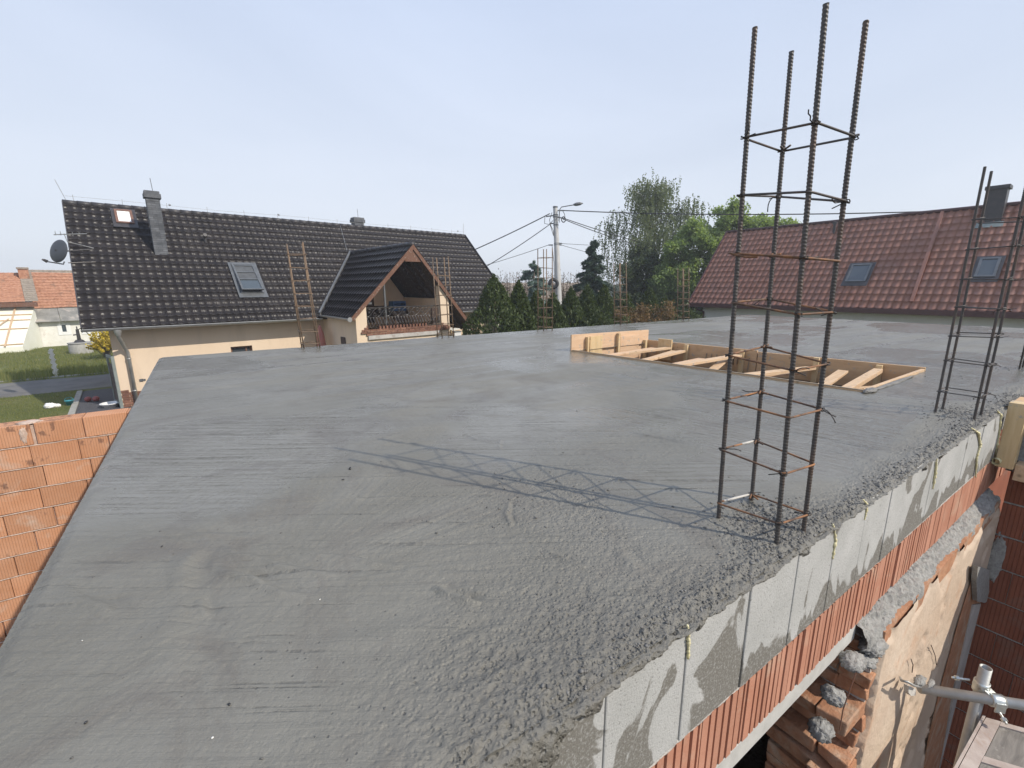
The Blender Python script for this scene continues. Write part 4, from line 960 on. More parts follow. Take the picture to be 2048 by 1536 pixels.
brace(on_near(.10), on_far(.13) - np.array([.07, 0]), -.05, -.03, .08); brace(on_near(.80), on_far(.955) - np.array([.06, 0]), -.12, -.16, .07)
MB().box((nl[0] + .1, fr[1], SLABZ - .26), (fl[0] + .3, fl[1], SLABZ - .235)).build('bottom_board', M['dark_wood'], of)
for k_, (ta, tb, za, zb_, w_) in enumerate([(.14, .07, -.03, -.05, .10), (.26, .17, -.10, -.06, .08), (.37, .30, -.09, -.12, .10), (.55, .40, -.14, -.08, .08), (.60, .66, -.10, -.15, .06), (.86, .80, -.14, -.07, .09)]):
    MB().beam(P3(on_near(ta), za), P3(on_far(tb) - np.array([.12, 0]), zb_), w_, .024).build('loose_board', M['lumber'] if k_ % 2 else M['ply'], of, bevel=.002)
for k_ in range(9):
    p_ = on_far(.30 + .022 * k_) - np.array([.035, 0]); MB().tube([P3(p_, -.05), P3(p_ + np.array([-.01, .004]), -.14 - .04 * (k_ % 3))], .006, 6).build('slurry_drip', M['cemented'], of)
lump('concrete_dab', (nr[0] + .06, nr[1] - .01, SLABZ + .012), (.10, .03, .016), M['crumb'], of, 91)
lump('concrete_dab', (nr[0] + .55, nr[1] + .0, SLABZ + .006), (.5, .025, .010), M['crumb'], of, 92)

# ================================================================== LEFT CLAY BLOCK WALL
lw = thing('brick_wall', 'long sunlit orange clay block wall running off to the left of the slab', 'wall', (-4, 6.66, 0))
YL = 6.6; mb = MB(); course = .2375; zt = 2.505; row = 0
while zt > -.4:
    x = -0.15 - (0.19 if row % 2 else 0.0) - rnd.uniform(0, .05); first = True
    xr = -.1
    while xr > -9:
        L = .372 if not first else (.372 - .19 * (row % 2)); 
        if rnd.random() < .07: L = .24
        g_ = rnd.choice((.006, .008, .013)) if not (row == 0 and -1.75 < xr - L < -1.4) else .035
        dz = rnd.uniform(-.003, .002); dy = rnd.uniform(-.004, .004)
        mb.box((xr - L, YL + dy, zt - course + .014), (xr, YL + .25, zt + dz)); xr -= L + g_; first = False
    zt -= course; row += 1
mb.build('clay_blocks', M['brick_left'], lw, bevel=.003)
MB().box((-9.0, YL + .022, -.4), (-.1, YL + .235, 2.488)).build('mortar_fill', M['mortar_pink'], lw)
for r_ in range(1, 11):
    bead('mortar_bead', -8.8, -.12, YL - .001, 2.505 - course * r_ + .006, 0.0055, M['mortar_pink'], lw, .016, .008, 200 + r_, 1.0)
mb = MB(); p = ony(52, 870, YL); lump('mortar_patch', (p[0] - .02, YL + .01, 2.39), (.035, .02, .12), M['mortar_pink'], lw, 95); lump('mortar_patch', (p[0] + .02, YL + .1, 2.505), (.10, .09, .014), M['mortar_pink'], lw, 96)
# ================================================================== TILE ROOF BUILDER
def tile_roof(name, o, u, w, Wd, Ln, tw, th, amp, step, mat, parent, seg=8, keep=None, kind='roll', sag=0.0, scal=0.0):
    """o: eave start, u: unit along eave, w: unit up the slope; real courses of overlapping rolled tiles"""
    o, u, w = map(lambda q: np.array(q, float), (o, u, w)); n = np.cross(u, w); n /= np.linalg.norm(n)
    nc = int(math.ceil(Wd / tw)); s_ = np.linspace(0, Wd, nc * seg + 1); ph = s_ / tw
    if kind == 'roll': wv = amp * np.clip(np.cos(2 * np.pi * ph), -0.25, 1) ** 1 * 1.0
    else: wv = amp * (0.5 + 0.5 * np.cos(2 * np.pi * ph)) ** 0.7
    rows = int(math.ceil(Ln / th)); T, Hh = [], []
    for r in range(rows):
        t0 = r * th
        for dt, hh in ((0.0, 0.0), (-0.004, step * .55), (0.004, step * .92), (0.03, step)):
            T.append(min(Ln, t0 + dt)); Hh.append(hh)
    T.append(Ln); Hh.append(0.0)
    T = np.array(T); Hh = np.array(Hh)
    ci = np.floor(ph[None] - 1e-6); rj = np.repeat(np.arange(rows), 4); rj = np.append(rj, rows - 1)
    jit = (_hash(ci + 0 * T[:, None], rj[:, None] + 0 * ci, 5) - .5) * step * .28
    TT = T[:, None] + scal * (wv / max(amp, 1e-6) - .5)[None] * -1.0 * (np.arange(len(T)) % 4 != 3)[:, None]
    P = o + s_[None, :, None] * u + TT[..., None] * w + ((wv[None] + Hh[:, None] + jit) )[..., None] * n
    if sag: P[..., 2] += sag * (fbm(s_[None] * .5 + T[:, None] * .3, T[:, None] * .6 + 0 * s_[None], 3, 3) - .5)
    F_ = grid_faces(len(T), len(s_))
    if keep is not None:
        sm = ((s_[:-1] + s_[1:]) / 2)[None] + 0 * T[:-1, None]; tm = ((T[:-1] + T[1:]) / 2)[:, None] + 0 * sm
        F_ = F_[keep(sm, tm).ravel()]
    return mesh_np(name, P.reshape(-1, 3), F_, mat, parent, True)

# ================================================================== BROWN ROOFED HOUSE
ang = R(6.97); ux = np.array([math.cos(ang), math.sin(ang), 0]); uy = np.array([-ux[1], ux[0], 0]); EZ = 2.68
EB = onz(163, 659, EZ); EB0 = np.array([EB[0], EB[1], 0])
def B(x, y, z): return EB0 + ux * x + uy * y + np.array([0, 0, z])
def bl(p): p = np.array(p) - EB0; return p @ ux, p @ uy, p[2]
LEN, RUN, RISE = 17.44, 4.52, 4.187; RZ = EZ + RISE
up = np.array([0, RUN, RISE]) / math.hypot(RUN, RISE); wB = uy * up[1] + np.array([0, 0, up[2]]); SLN = math.hypot(RUN, RISE); nB = np.cross(ux, wB)
bh = thing('brown_roof_house', 'cream house with a big dark tiled roof and a timber balcony gable', 'house', B(8, 4, 0))
def bbox(mb, a, b): mb.box(a, b, lambda x, y, z: tuple(B(x, y, z)))
# dormer geometry
DXR, DZR, DYF = 9.72, 5.45, -2.9
DXL, DZL = bl(onplane(703, 637, B(0, DYF, 0), uy))[0], bl(onplane(703, 637, B(0, DYF, 0), uy))[2]
DXE, DZE = 12.5, 2.1
def roof_y(z): return (z - EZ) / RISE * RUN
# main roof, split round the dormer valley
def keep_main(s_, t):
    y = t / SLN * RUN; z = EZ + t / SLN * RISE
    zl = DZR - (DXR - s_) * (DZR - DZL) / (DXR - DXL); zr = DZR - (s_ - DXR) * (DZR - DZE) / (DXE - DXR)
    zd = np.where(s_ < DXR, zl, zr)
    return ~((z < zd - .06) & (s_ > DXL) & (s_ < DXE))
tile_roof('roof', B(0, 0, EZ + .02), ux, wB, LEN, SLN, .24, .375, .014, .026, M['tile_dark'], bh, 8, keep_main)
mb = MB(); mb.add([B(.04, .02, EZ - .06), B(LEN - .04, .02, EZ - .06), B(LEN - .04, RUN, RZ - .08), B(.04, RUN, RZ - .08), B(.04, 2 * RUN, EZ - .06), B(LEN - .04, 2 * RUN, EZ - .06)], [(0, 1, 2, 3)[::-1], (3, 2, 5, 4)])
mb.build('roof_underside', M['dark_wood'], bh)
mb = MB(); mb.add([B(0, 2 * RUN, EZ), B(LEN, 2 * RUN, EZ), B(LEN, RUN, RZ), B(0, RUN, RZ)], [(0, 1, 2, 3)]); mb.build('rear_roof', M['tile_dark'], bh)
# ridge tiles, verge, lightning wire
mb = MB()
nR = 46
for i_ in range(nR):
    a, b = LEN * i_ / nR, LEN * (i_ + 1) / nR + .02
    mb.tube([B(a, RUN, RZ + .0), B(b, RUN, RZ + .0)], [.115, .10], 10)
mb.build('ridge', M['ridge_dark'], bh, True)
mb = MB(); mb.beam(B(.0, 0, EZ - .02), B(.0, RUN, RZ - .02), .03, .22, tuple(nB)); mb.build('bargeboard', M['ridge_dark'], bh); mb = MB(); mb.beam(B(LEN, 0, EZ - .02), B(LEN, RUN, RZ - .02), .03, .22, tuple(nB)); mb.build('bargeboard', M['ridge_dark'], bh)
mb = MB()
mb.tube([B(.1, RUN, RZ + .24)] + [B(x, RUN, RZ + .22 + .02 * math.sin(x)) for x in np.arange(1, LEN, 1.2)] + [B(LEN, RUN, RZ + .24)], .006, 4)
for x in np.arange(.3, LEN, 1.35): mb.tube([B(x, RUN, RZ + .08), B(x, RUN, RZ + .30)], .010, 4)
for x in (3.1, 7.1, LEN - .5): mb.lathe([(0, -.045), (.04, -.02), (.04, .02), (0, .045)], B(x, RUN, RZ + .25), 8)
mb.tube([B(.1, RUN, RZ + .1), B(-.08, RUN, RZ + .75)], .010, 4); mb.tube([B(LEN - .1, RUN, RZ + .1), B(LEN - .08, RUN, RZ + .7)], .010, 4)
vt = bl(onplane(681, 455, EB, nB)); mb.tube([B(vt[0], vt[1], vt[2] + .09), B(DXR - .2, roof_y(DZR) + .02, DZR + .12)], .009, 4)
mb.build('lightning_wire', M['gutter'], bh)
# gutter, downpipe
def halfpipe(mb, p, q, r=.07):
    p, q = Vector(p), Vector(q); d = (q - p).normalized(); sd = d.cross(Vector((0, 0, 1))).normalized(); v_ = []
    for e in (p, q):
        for k in range(8): a = math.pi * k / 7; v_.append(e + sd * math.cos(a) * r - Vector((0, 0, 1)) * math.sin(a) * r)
    mb.add(v_, [(k, k + 1, k + 9, k + 8) for k in range(7)]); mb.tube([p + sd * r, q + sd * r], .012, 6); mb.tube([p - sd * r, q - sd * r], .012, 6)
mb = MB(); halfpipe(mb, B(-.02, -.06, EZ - .01), B(DXL - .05, -.06, EZ - .01)); mb.build('gutter', M['gutter'], bh); mb = MB(); halfpipe(mb, B(DXL - .08, .0, DZL - .0), B(DXL - .08, DYF, DZL - .02)); mb.lathe([(0, 0), (.085, .0), (.085, .03), (0, .03)], B(DXL - .08, DYF - .02, DZL - .04), 14, -uy); mb.build('gutter', M['gutter'], bh); mb = MB(); halfpipe(mb, B(12.9, -.06, EZ - .01), B(LEN + .02, -.06, EZ - .01))
mb.build('gutter', M['gutter'], bh, False)
WY = .62
dx = bl(onplane(262, 740, B(0, WY - .09, 0), uy))[0]
mb = MB(); mb.tube([B(dx - .15, -.06, EZ - .06), B(dx - .15, -.05, EZ - .28), B(dx - .06, WY - .2, EZ - .62), B(dx, WY - .09, EZ - .85), B(dx, WY - .09, 0)], .055, 12); mb.lathe([(.055, 0), (.10, .14), (.10, .2)], B(dx - .15, -.06, EZ - .26), 12)
for z in (1.62, .55): mb.lathe([(.055, -.02), (.066, -.02), (.066, .02), (.055, .02)], B(dx, WY - .09, z), 12)
mb.build('downpipe', M['gutter'], bh, True)
# walls (front wall with a small window, gables, dormer cheeks)
wx0 = bl(onplane(236, 760, B(0, WY, 0), uy))[0]
q0 = bl(onplane(461, 694, B(0, WY, 0), uy)); q1 = bl(onplane(506, 706, B(0, WY, 0), uy))
wz0, wz1 = q0[2] - .62, q0[2]
mb = MB()
bbox(mb, (wx0, WY, 0), (q0[0], WY + .35, EZ + .3)); bbox(mb, (q1[0], WY, 0), (LEN - .7, WY + .35, EZ + .3)); bbox(mb, (q0[0], WY, wz1), (q1[0], WY + .35, EZ + .3)); bbox(mb, (q0[0], WY, 0), (q1[0], WY + .35, wz0))
for xg in (wx0, LEN - .95):
    mb.prism([tuple(B(xg, WY + .352, 0)), tuple(B(xg, 2 * RUN - .7, 0)), tuple(B(xg, 2 * RUN - .7, EZ + .45)), tuple(B(xg, RUN, RZ - .2)), tuple(B(xg, WY + .352, EZ + .35))], tuple(ux * .25))
bbox(mb, (wx0 + .26, 2 * RUN - 1.0, 0), (LEN - .96, 2 * RUN - .7, EZ + .3))
DWY = -2.55; XWL, XWR = 7.30, 11.30; OL, OR = 7.72, 10.86; ZF = 2.34
dL = lambda x: DZR - (DXR - x) * (DZR - DZL) / (DXR - DXL); dR = lambda x: DZR - (x - DXR) * (DZR - DZE) / (DXE - DXR)
bbox(mb, (XWL, DWY + .002, 0), (XWL + .28, WY - .002, dL(XWL) - .12))                         # left cheek
bbox(mb, (XWR - .28, DWY + .002, 0), (XWR, WY - .002, dR(XWR) - .14))
mb.prism([tuple(B(XWL + .002, DWY, 0)), tuple(B(OL, DWY, 0)), tuple(B(OL, DWY, dL(OL) - .16)), tuple(B(XWL + .002, DWY, dL(XWL) - .14))], tuple(uy * -.26))
mb.prism([tuple(B(OR, DWY, 0)), tuple(B(XWR - .002, DWY, 0)), tuple(B(XWR - .002, DWY, dR(XWR) - .18)), tuple(B(OR, DWY, dR(OR) - .16))], tuple(uy * -.26))
bbox(mb, (OL + .002, DWY - .25, 0), (OR - .002, WY - .004, ZF - .25))
bbox(mb, (XWL + .282, .50, ZF), (XWR - .282, .60, 3.0))                                      # balcony back wall, up into the gable
mb.prism([tuple(B(XWL + .3, .50, 3.0)), tuple(B(XWR - .3, .50, 3.0)), tuple(B(XWR - .3, .50, dR(XWR) - .1)), tuple(B(DXR, .50, DZR - .3)), tuple(B(XWL + .3, .50, dL(XWL) - .15))], tuple(uy * .10))
mb.build('wall', M['cream'], bh)
# small window in the front wall
wm = MB(); fx0, fx1 = q0[0], q1[0]
for a, b in (((fx0, WY + .12, wz0), (fx0 + .06, WY + .18, wz1)), ((fx1 - .06, WY + .12, wz0), (fx1, WY + .18, wz1)), ((fx0 + .062, WY + .12, wz1 - .06), (fx1 - .062, WY + .18, wz1)), ((fx0 + .5, WY + .125, wz0), (fx0 + .55, WY + .175, wz1 - .062))): bbox(wm, a, b)
wf = wm.build('window', M['frame_brown'], bh); wm = MB(); bbox(wm, (fx0 + .01, WY + .15, wz0), (fx1 - .01, WY + .16, wz1 - .01)); wm.build('pane', M['glass'], wf)
# plinth bricks at the corner
mb = MB()
for k in range(7):
    for j in range(2 - (k == 6)): bbox(mb, (wx0 - .02 + j * .255 + (.06 if k % 2 else 0), WY - .03, .02 + k * .082), (wx0 + .215 + j * .255 + (.06 if k % 2 else 0), WY - .002, .092 + k * .082))
    bbox(mb, (wx0 - .025, WY + .01, .02 + k * .082), (wx0 - .002, WY + .25, .092 + k * .082))
mb.build('plinth', M['clinker'], bh)
p = bl(onplane(283, 760, B(0, WY, 0), uy)); mb = MB(); bbox(mb, (p[0] - .05, WY - .03, p[2] - .04), (p[0] + .05, WY - .002, p[2] + .04)); bbox(mb, (p[0] + .06, WY - .025, p[2] - .03), (p[0] + .11, WY - .002, p[2] + .03)); mb.build('socket_box', M['frame_grey'], bh)
# meter box on the cheek
p = bl(onplane(686, 681, B(XWL, 0, 0), ux)); mb = MB(); bbox(mb, (XWL - .04, p[1] - .28, p[2] - .14), (XWL - .002, p[1] + .12, p[2] + .14)); mb.build('meter_box', M['gate_dark'], bh)
# dormer roof
def slope(x0, z0, x1, z1): L_ = math.hypot(x1 - x0, z1 - z0); return (ux * (x1 - x0) + np.array([0, 0, z1 - z0])) / L_, L_
wl_, Ll = slope(DXL, DZL, DXR, DZR); wr_, Lr = slope(DXE, DZE, DXR, DZR)
def keep_l(s_, t): z = DZL + t / Ll * (DZR - DZL); y = -s_ + 3.3; return y < roof_y(z) + .05
def keep_r(s_, t): z = DZE + t / Lr * (DZR - DZE); y = DYF + s_; return y < np.maximum(roof_y(z), 0.02 if True else 0) + .05
tile_roof('dormer_roof', B(DXL, 3.3, DZL + .02), -uy, wl_, 3.3 - DYF, Ll, .24, .37, .016, .028, M['tile_dark'], bh, 8, keep_l)
tile_roof('dormer_roof', B(DXE, DYF, DZE + .02), uy, wr_, 3.3 - DYF, Lr, .24, .37, .016, .028, M['tile_dark'], bh, 8, keep_r)
mb = MB()
mb.add([B(DXL + .02, DYF + .03, DZL - .06), B(DXR, DYF + .03, DZR - .07), B(DXR, 2.9, DZR - .07), B(DXL + .02, .1, DZL - .06)], [(0, 1, 2, 3)])
mb.add([B(DXE - .02, DYF + .03, DZE - .06), B(DXR, DYF + .03, DZR - .07), B(DXR, 2.9, DZR - .07), B(DXE - .02, .1, DZE - .06)], [(3, 2, 1, 0)])
for y in (-2.2, -1.6, -1.0):
    mb.beam(B(DXL + .15, y, DZL - .02), B(DXR, y, DZR - .17), .09, .14); mb.beam(B(DXE - .15, y, DZE - .02), B(DXR, y, DZR - .17), .09, .14)
mb.beam(B(DXR, DYF + .1, DZR - .2), B(DXR, -.3, DZR - .2), .12, .18)
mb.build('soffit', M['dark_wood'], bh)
mb = MB()
for i_ in range(12):
    a = DYF + (3.05 - DYF) * i_ / 12; b = DYF + (3.05 - DYF) * (i_ + 1) / 12 + .02
    mb.tube([B(DXR, a, DZR + .02), B(DXR, b, DZR + .02)], [.10, .115], 10)
mb.build('dormer_ridge', M['ridge_dark'], bh, True)
mb = MB(); mb.beam(B(DXL - .02, DYF - .02, DZL - .05), B(DXR, DYF - .02, DZR - .06), .035, .20, tuple(-uy)); 
mb = MB()
def barge(x0, z0, x1, z1, name):
    d = np.array([x1 - x0, z1 - z0]); d /= np.linalg.norm(d); n_ = np.array([-d[1], d[0]]); n_ = n_ if n_[1] < 0 else -n_
    poly = [(x0, z0), (x1, z1), (x1 , z1 - .20), (x0 + n_[0] * .14, z0 + n_[1] * .14)]
    MB().prism([tuple(B(a, DYF - .012, b)) for a, b in poly], tuple(uy * .035)).build(name, M['brown_wood'], bh)
barge(DXL - .03, DZL, DXR, DZR + .02, 'bargeboard'); barge(DXE + .03, DZE, DXR + .003, DZR + .02, 'bargeboard')
mb = MB(); mb.prism([tuple(B(a, DYF + .03, b)) for a, b in ((DXR - .36, DZR - .62), (DXR + .34, DZR - .62), (DXR + .30, DZR - .42), (DXR, DZR - .2), (DXR - .30, DZR - .42))], tuple(uy * .08)); mb.build('collar_tie', M['brown_wood'], bh)
# valley flashing
mb = MB(); mb.tube([B(DXL - .12, .05, DZL + .07), B(DXR - .05, roof_y(DZR) + .0, DZR + .1)], .055, 6); mb.build('valley_flashing', M['frame_grey'], bh)
# balcony: brick sill band, pale beam, railing, door, corner posts
mb = MB()
for k, z in enumerate((2.355, 2.28, 2.205)):
    x = OL - .06 - .20 * (1 if k == 1 else .4 if k == 0 else 0)
    while x < OR + .25:
        bbox(mb, (x, DWY - .31, z - .065), (x + .23, DWY - .262, z)); x += .242
for k in range(5):
    for sg, xo in ((-1, OL), (1, OR)):
        a = xo + sg * (.02 + .10 * (4 - k if k > 2 else k)); bbox(mb, (min(xo, a) , DWY - .285 - .002 * k, 2.44 - k * .075 + .01), (max(xo, a) + .02, DWY - .262, 2.44 - k * .075 + .07))
mb.build('brick_sill', M['clinker'], bh)
mb = MB(); bbox(mb, (OL + .0, DWY - .33, 1.99), (OR - .1, DWY - .262, 2.135)); mb.build('balcony_beam', M['plaster_grey'], bh)
mb = MB(); x = OL + .5
while x < OR - .6: bbox(mb, (x, DWY - .20, ZF + .0), (x + .075, DWY - .05, ZF + .12)); x += .14
mb.build('sill_bricks', M['clinker'], bh)
rl = MB(); zt = 3.13; ry = DWY - .1; zb = 2.78
rl.tube([B(OL, ry, zt), B(OR, ry, zt)], .026, 6); rl.tube([B(OL, ry, zb), B(OR, ry, zb)], .014, 6); rl.tube([B(OL, ry, 2.42), B(OR, ry, 2.42)], .012, 6)
x = OL + .1
while x < OR - .3:      # scrolls between the two upper rails
    L_ = .38; pts = [B(x + L_ * t, ry, zb + .03 + (zt - zb - .06) * (.5 - .5 * math.cos(math.pi * t))) for t in np.linspace(0, 1, 8)]; rl.tube(pts, .012, 5)
    for cxx, czz, sg in ((x + .09, zt - .12, 1), (x + .30, zb + .12, -1)):
        rl.tube([B(cxx + math.cos(a) * .085 * (1 - a / 11), ry, czz + sg * math.sin(a) * .085 * (1 - a / 11)) for a in np.linspace(0, 8, 14)], .010, 5)
        rl.lathe([(0, -.03), (.035, 0), (0, .03)], B(cxx, ry - .02, czz), 6)
    x += .40
railing = rl.build('railing', M['iron'], bh)
x = OL + .08; k = 0
while x < OR - .05:
    pts = [B(x, ry - .20 * math.sin(math.pi * min(1, max(0, (t - .05) / .95))) ** 1.3 * (1 if t < .6 else 1), ry * 0 + zb - (zb - 2.42) * t) for t in np.linspace(0, 1, 7)]
    pts = [B(x, ry - .16 * math.sin(math.pi * t ** 1.6), zb - (zb - 2.42) * t) for t in np.linspace(0, 1, 7)]
    MB().tube(pts, .017, 5).build('baluster', M['iron'], railing); x += .125; k += 1
mb = MB(); bbox(mb, (OL + .25, .44, ZF), (OL + 1.0, .498, 3.6)); bbox(mb, (OL + 1.05, .44, ZF), (OL + 1.8, .498, 3.9)); mb.build('balcony_door', M['dark_wood'], bh)
mb = MB(); bbox(mb, (OL + .84, DWY - .05, ZF), (OL + .90, DWY + .01, 4.3)); mb.build('post', M['frame_grey'], bh)
mb = MB(); bbox(mb, (OR - .34, DWY - .18, ZF), (OR - .04, DWY - .10, 3.05)); mb.build('shutter', M['dark_wood'], bh)
mb = MB(); bbox(mb, (OL + .02, -1.6, 3.22), (OL + .36, -1.5, 3.30)); bbox(mb, (OL + .42, -1.6, 3.22), (OL + .78, -1.5, 3.30)); mb.build('shelf', M['frame_light'], bh)
# right of the gable: lean-to shadows and pale awning
mb = MB(); bbox(mb, (12.2, DYF + .3, 0), (12.35, DYF + .42, 2.15)); mb.build('carport_post', M['dark_wood'], bh)
# chimneys
def chimney(px_b, w, d, ztop, lab, base_drop=.5):
    x0, y0, z0 = px_b; mb = MB(); c = M['chimney']
    jt = MB(); bbox(jt, (x0 - w / 2 + .008, y0 - d / 2 + .008, z0 - base_drop), (x0 + w / 2 - .008, y0 + d / 2 - .008, ztop - .24))
    z = z0 - base_drop; k = 0
    while z < ztop - .25:
        o_ = .115 if k % 2 else 0
        xs_ = [x0 - w / 2] + list(np.arange(x0 - w / 2 + .13 + o_, x0 + w / 2 - .03, .24)) + [x0 + w / 2]
        for a, b in zip(xs_, xs_[1:]): bbox(mb, (a + .004, y0 - d / 2, z), (b - .004, y0 - d / 2 + .05, z + .066))
        ys_ = [y0 - d / 2 + .052] + list(np.arange(y0 - d / 2 + .2 + o_, y0 + d / 2 - .03, .24)) + [y0 + d / 2]
        for a, b in zip(ys_, ys_[1:]):
            bbox(mb, (x0 - w / 2, a + .004, z), (x0 - w / 2 + .05, b - .004, z + .066)); bbox(mb, (x0 + w / 2 - .05, a + .004, z), (x0 + w / 2, b - .004, z + .066))
        z += .075; k += 1
    o = mb.build('chimney', M['chimney'], bh); jt.build('joint', M['chimney_joint'], o)
    mb = MB(); bbox(mb, (x0 - w / 2 - .05, y0 - d / 2 - .05, ztop - .245), (x0 + w / 2 + .05, y0 + d / 2 + .05, ztop - .09)); bbox(mb, (x0 - w / 2 - .02, y0 - d / 2 - .02, ztop - .088), (x0 + w / 2 + .02, y0 + d / 2 + .02, ztop)); mb.tube([B(x0 + .05, y0, ztop), B(x0 + .03, y0, ztop + .45)], .012, 5)
    mb.build('cap', M['chimney'], o, bevel=.008)
    mb = MB(); nb = nB
    mb.box((x0 - w / 2 - .14, -.30, 0.085), (x0 + w / 2 + .14, 0.02, .10), lambda x, t, h: tuple(B(x, y0 - d / 2, z0 - .30) + wB * t + nb * h)); mb.build('flashing', M['frame_grey'], o)
c_ = bl(onplane(325, 515, EB, nB)); zt_ = bl(vert(306, 381, onplane(325, 515, EB, nB)))[2]
chimney((c_[0], c_[1] + .24, c_[2] + .2), .40, .36, zt_, '')
c_ = bl(onplane(722, 457, EB, nB)); chimney((c_[0] + .02, RUN + .35, RZ - .2), .50, .44, RZ + .50, '')
# roof windows on the slope
def roof_window(pts, tilt, par, n_, wdir, udir, P0, mats, label=None, blind=True, hh=.13):
    q = [onplane(u, v, P0, n_) for u, v in pts]; c = np.mean(q, 0)
    su = [(p - c) @ udir for p in q]; sw = [(p - c) @ wdir for p in q]
    a, b = (abs(su[0]) + abs(su[1]) + abs(su[2]) + abs(su[3])) / 4, (abs(sw[0]) + abs(sw[1]) + abs(sw[2]) + abs(sw[3])) / 4
    nn = n_ / np.linalg.norm(n_)
    def T(x, t, h): return tuple(c + udir * x + wdir * t + nn * h)
    mb = MB(); f = .075
    for A_, B_ in (((-a, -b, 0), (-a + f, b, hh)), ((a - f, -b, 0), (a, b, hh)), ((-a + f + .001, b - f, 0), (a - f - .001, b, hh + .01)), ((-a + f + .001, -b, 0), (a - f - .001, -b + f, hh))): mb.box(A_, B_, T)
    o = mb.build('roof_window', mats[0], par)
    mb = MB(); mb.box((-a - .10, -b - .22, .082), (a + .10, -b - .003, .096), T); mb.box((-a - .10, -b, .08), (-a - .003, b + .1, .093), T); mb.box((a + .003, -b, .08), (a + .10, b + .1, .093), T); mb.box((-a, b + .003, .08), (a, b + .1, .094), T); mb.build('flashing', mats[1], o)
    def Tt(x, t, h): # sash tilted about its upper third
        t2 = t; ca, sa = math.cos(tilt), math.sin(tilt); p0 = b * .95; r = t2 - p0
        return T(x, p0 + r * ca + h * sa * 0, h + hh - r * sa * 1.0 - .05)
    sash = Tt if tilt else (lambda x, t, h: T(x, t, h + hh - .05))
    if tilt:
        mb = MB(); f2 = .06
        for A_, B_ in (((-a + .02, -b, 0), (-a + .02 + f2, b - .08, .05)), ((a - .02 - f2, -b, 0), (a - .02, b - .08, .05)), ((-a + .021 + f2, -b, 0), (a - .021 - f2, -b + f2, .05)), ((-a + .021 + f2, b - .14, 0), (a - .021 - f2, b - .08, .05)), ((-a + .021 + f2, b * .30, 0), (a - .021 - f2, b * .30 + .05, .05)), ((-a + .021 + f2, -b * .25, 0), (a - .021 - f2, -b * .25 + .05, .05))): mb.box(A_, B_, sash)
        mb.build('sash', mats[1], o)
        mb = MB(); mb.box((-a + .03, -b * .25, .01), (a - .03, b - .1, .02), sash); mb.build('blind', M['blind'], o)
        mb = MB(); mb.box((-a + .03, -b + .02, .01), (a - .03, -b * .25 - .002, .02), sash); mb.build('pane', mats[2], o)
        mb = MB(); mb.box((-a + f, -b + f, .01), (a - f, b - f, .02), T); mb.build('opening', M['blind'], o)
    else:
        mb = MB(); mb.box((-a + f - .01, -b + f - .01, hh * .80), (a - f + .01, b - f + .01, hh * .86), T); mb.build('pane', mats[2], o)
    return o
roof_window([(463, 533), (507, 531), (527, 590), (481, 590)], .10, bh, nB, wB, ux, EB, (M['frame_grey'], M['frame_light'], M['glass_blue']))
hw = roof_window([(229, 425), (265, 425), (268, 451), (233, 451)], 0, bh, nB, wB, ux, EB, (M['frame_brown'], M['ridge_dark'], M['white']))
p = bl(onplane(412, 488, EB, nB)); mb = MB(); mb.tube([B(p[0], p[1], p[2] + .03), B(p[0], p[1], p[2] + .30)], .055, 10); mb.tube([B(p[0], p[1] - .02, p[2] + .30), B(p[0], p[1] - .12, p[2] + .34)], .07, 8); mb.build('vent_pipe', M['ridge_dark'], bh)
# parasol, blue crate on the balcony
p = onplane(643, 692, B(0, -.35, 0), uy); pt = onplane(643, 652, B(0, -.35, 0), uy)
ps = thing('folded_parasol', 'folded faded red parasol leaning in the corner of the cream wall', 'parasol', (p[0], p[1], 0), None)
MB().lathe([(.02, 0), (.22, .0), (.19, .5), (.13, 1.0), (.05, 1.30), (0, 1.34)], (p[0], p[1], pt[2] - 1.3), 9).build('canopy', M['pink'], ps)
MB().tube([(p[0], p[1], 0), (p[0], p[1], pt[2] + .06)], .025, 8).build('pole', M['frame_brown'], ps)
cpos = B(9.95, -1.0, ZF); bc = thing('blue_crate', 'blue plastic crate on a stand behind the balcony railing', 'crate', cpos)
mb = MB()
for a, b in (((9.6, -1.2, 2.9), (10.2, -.8, 2.96)), ((9.6, -1.2, 2.96), (9.64, -.8, 3.3)), ((10.16, -1.2, 2.96), (10.2, -.8, 3.3)), ((9.642, -1.2, 2.96), (10.158, -1.16, 3.12)), ((9.642, -.84, 2.96), (10.158, -.8, 3.3)), ((9.642, -1.2, 3.22), (10.158, -1.16, 3.3))): bbox(mb, a, b)
mb.build('crate', M['blue'], bc); mb = MB(); bbox(mb, (9.7, -1.1, ZF), (10.15, -.9, 2.898)); mb.build('stand', M['dark_wood'], bc)
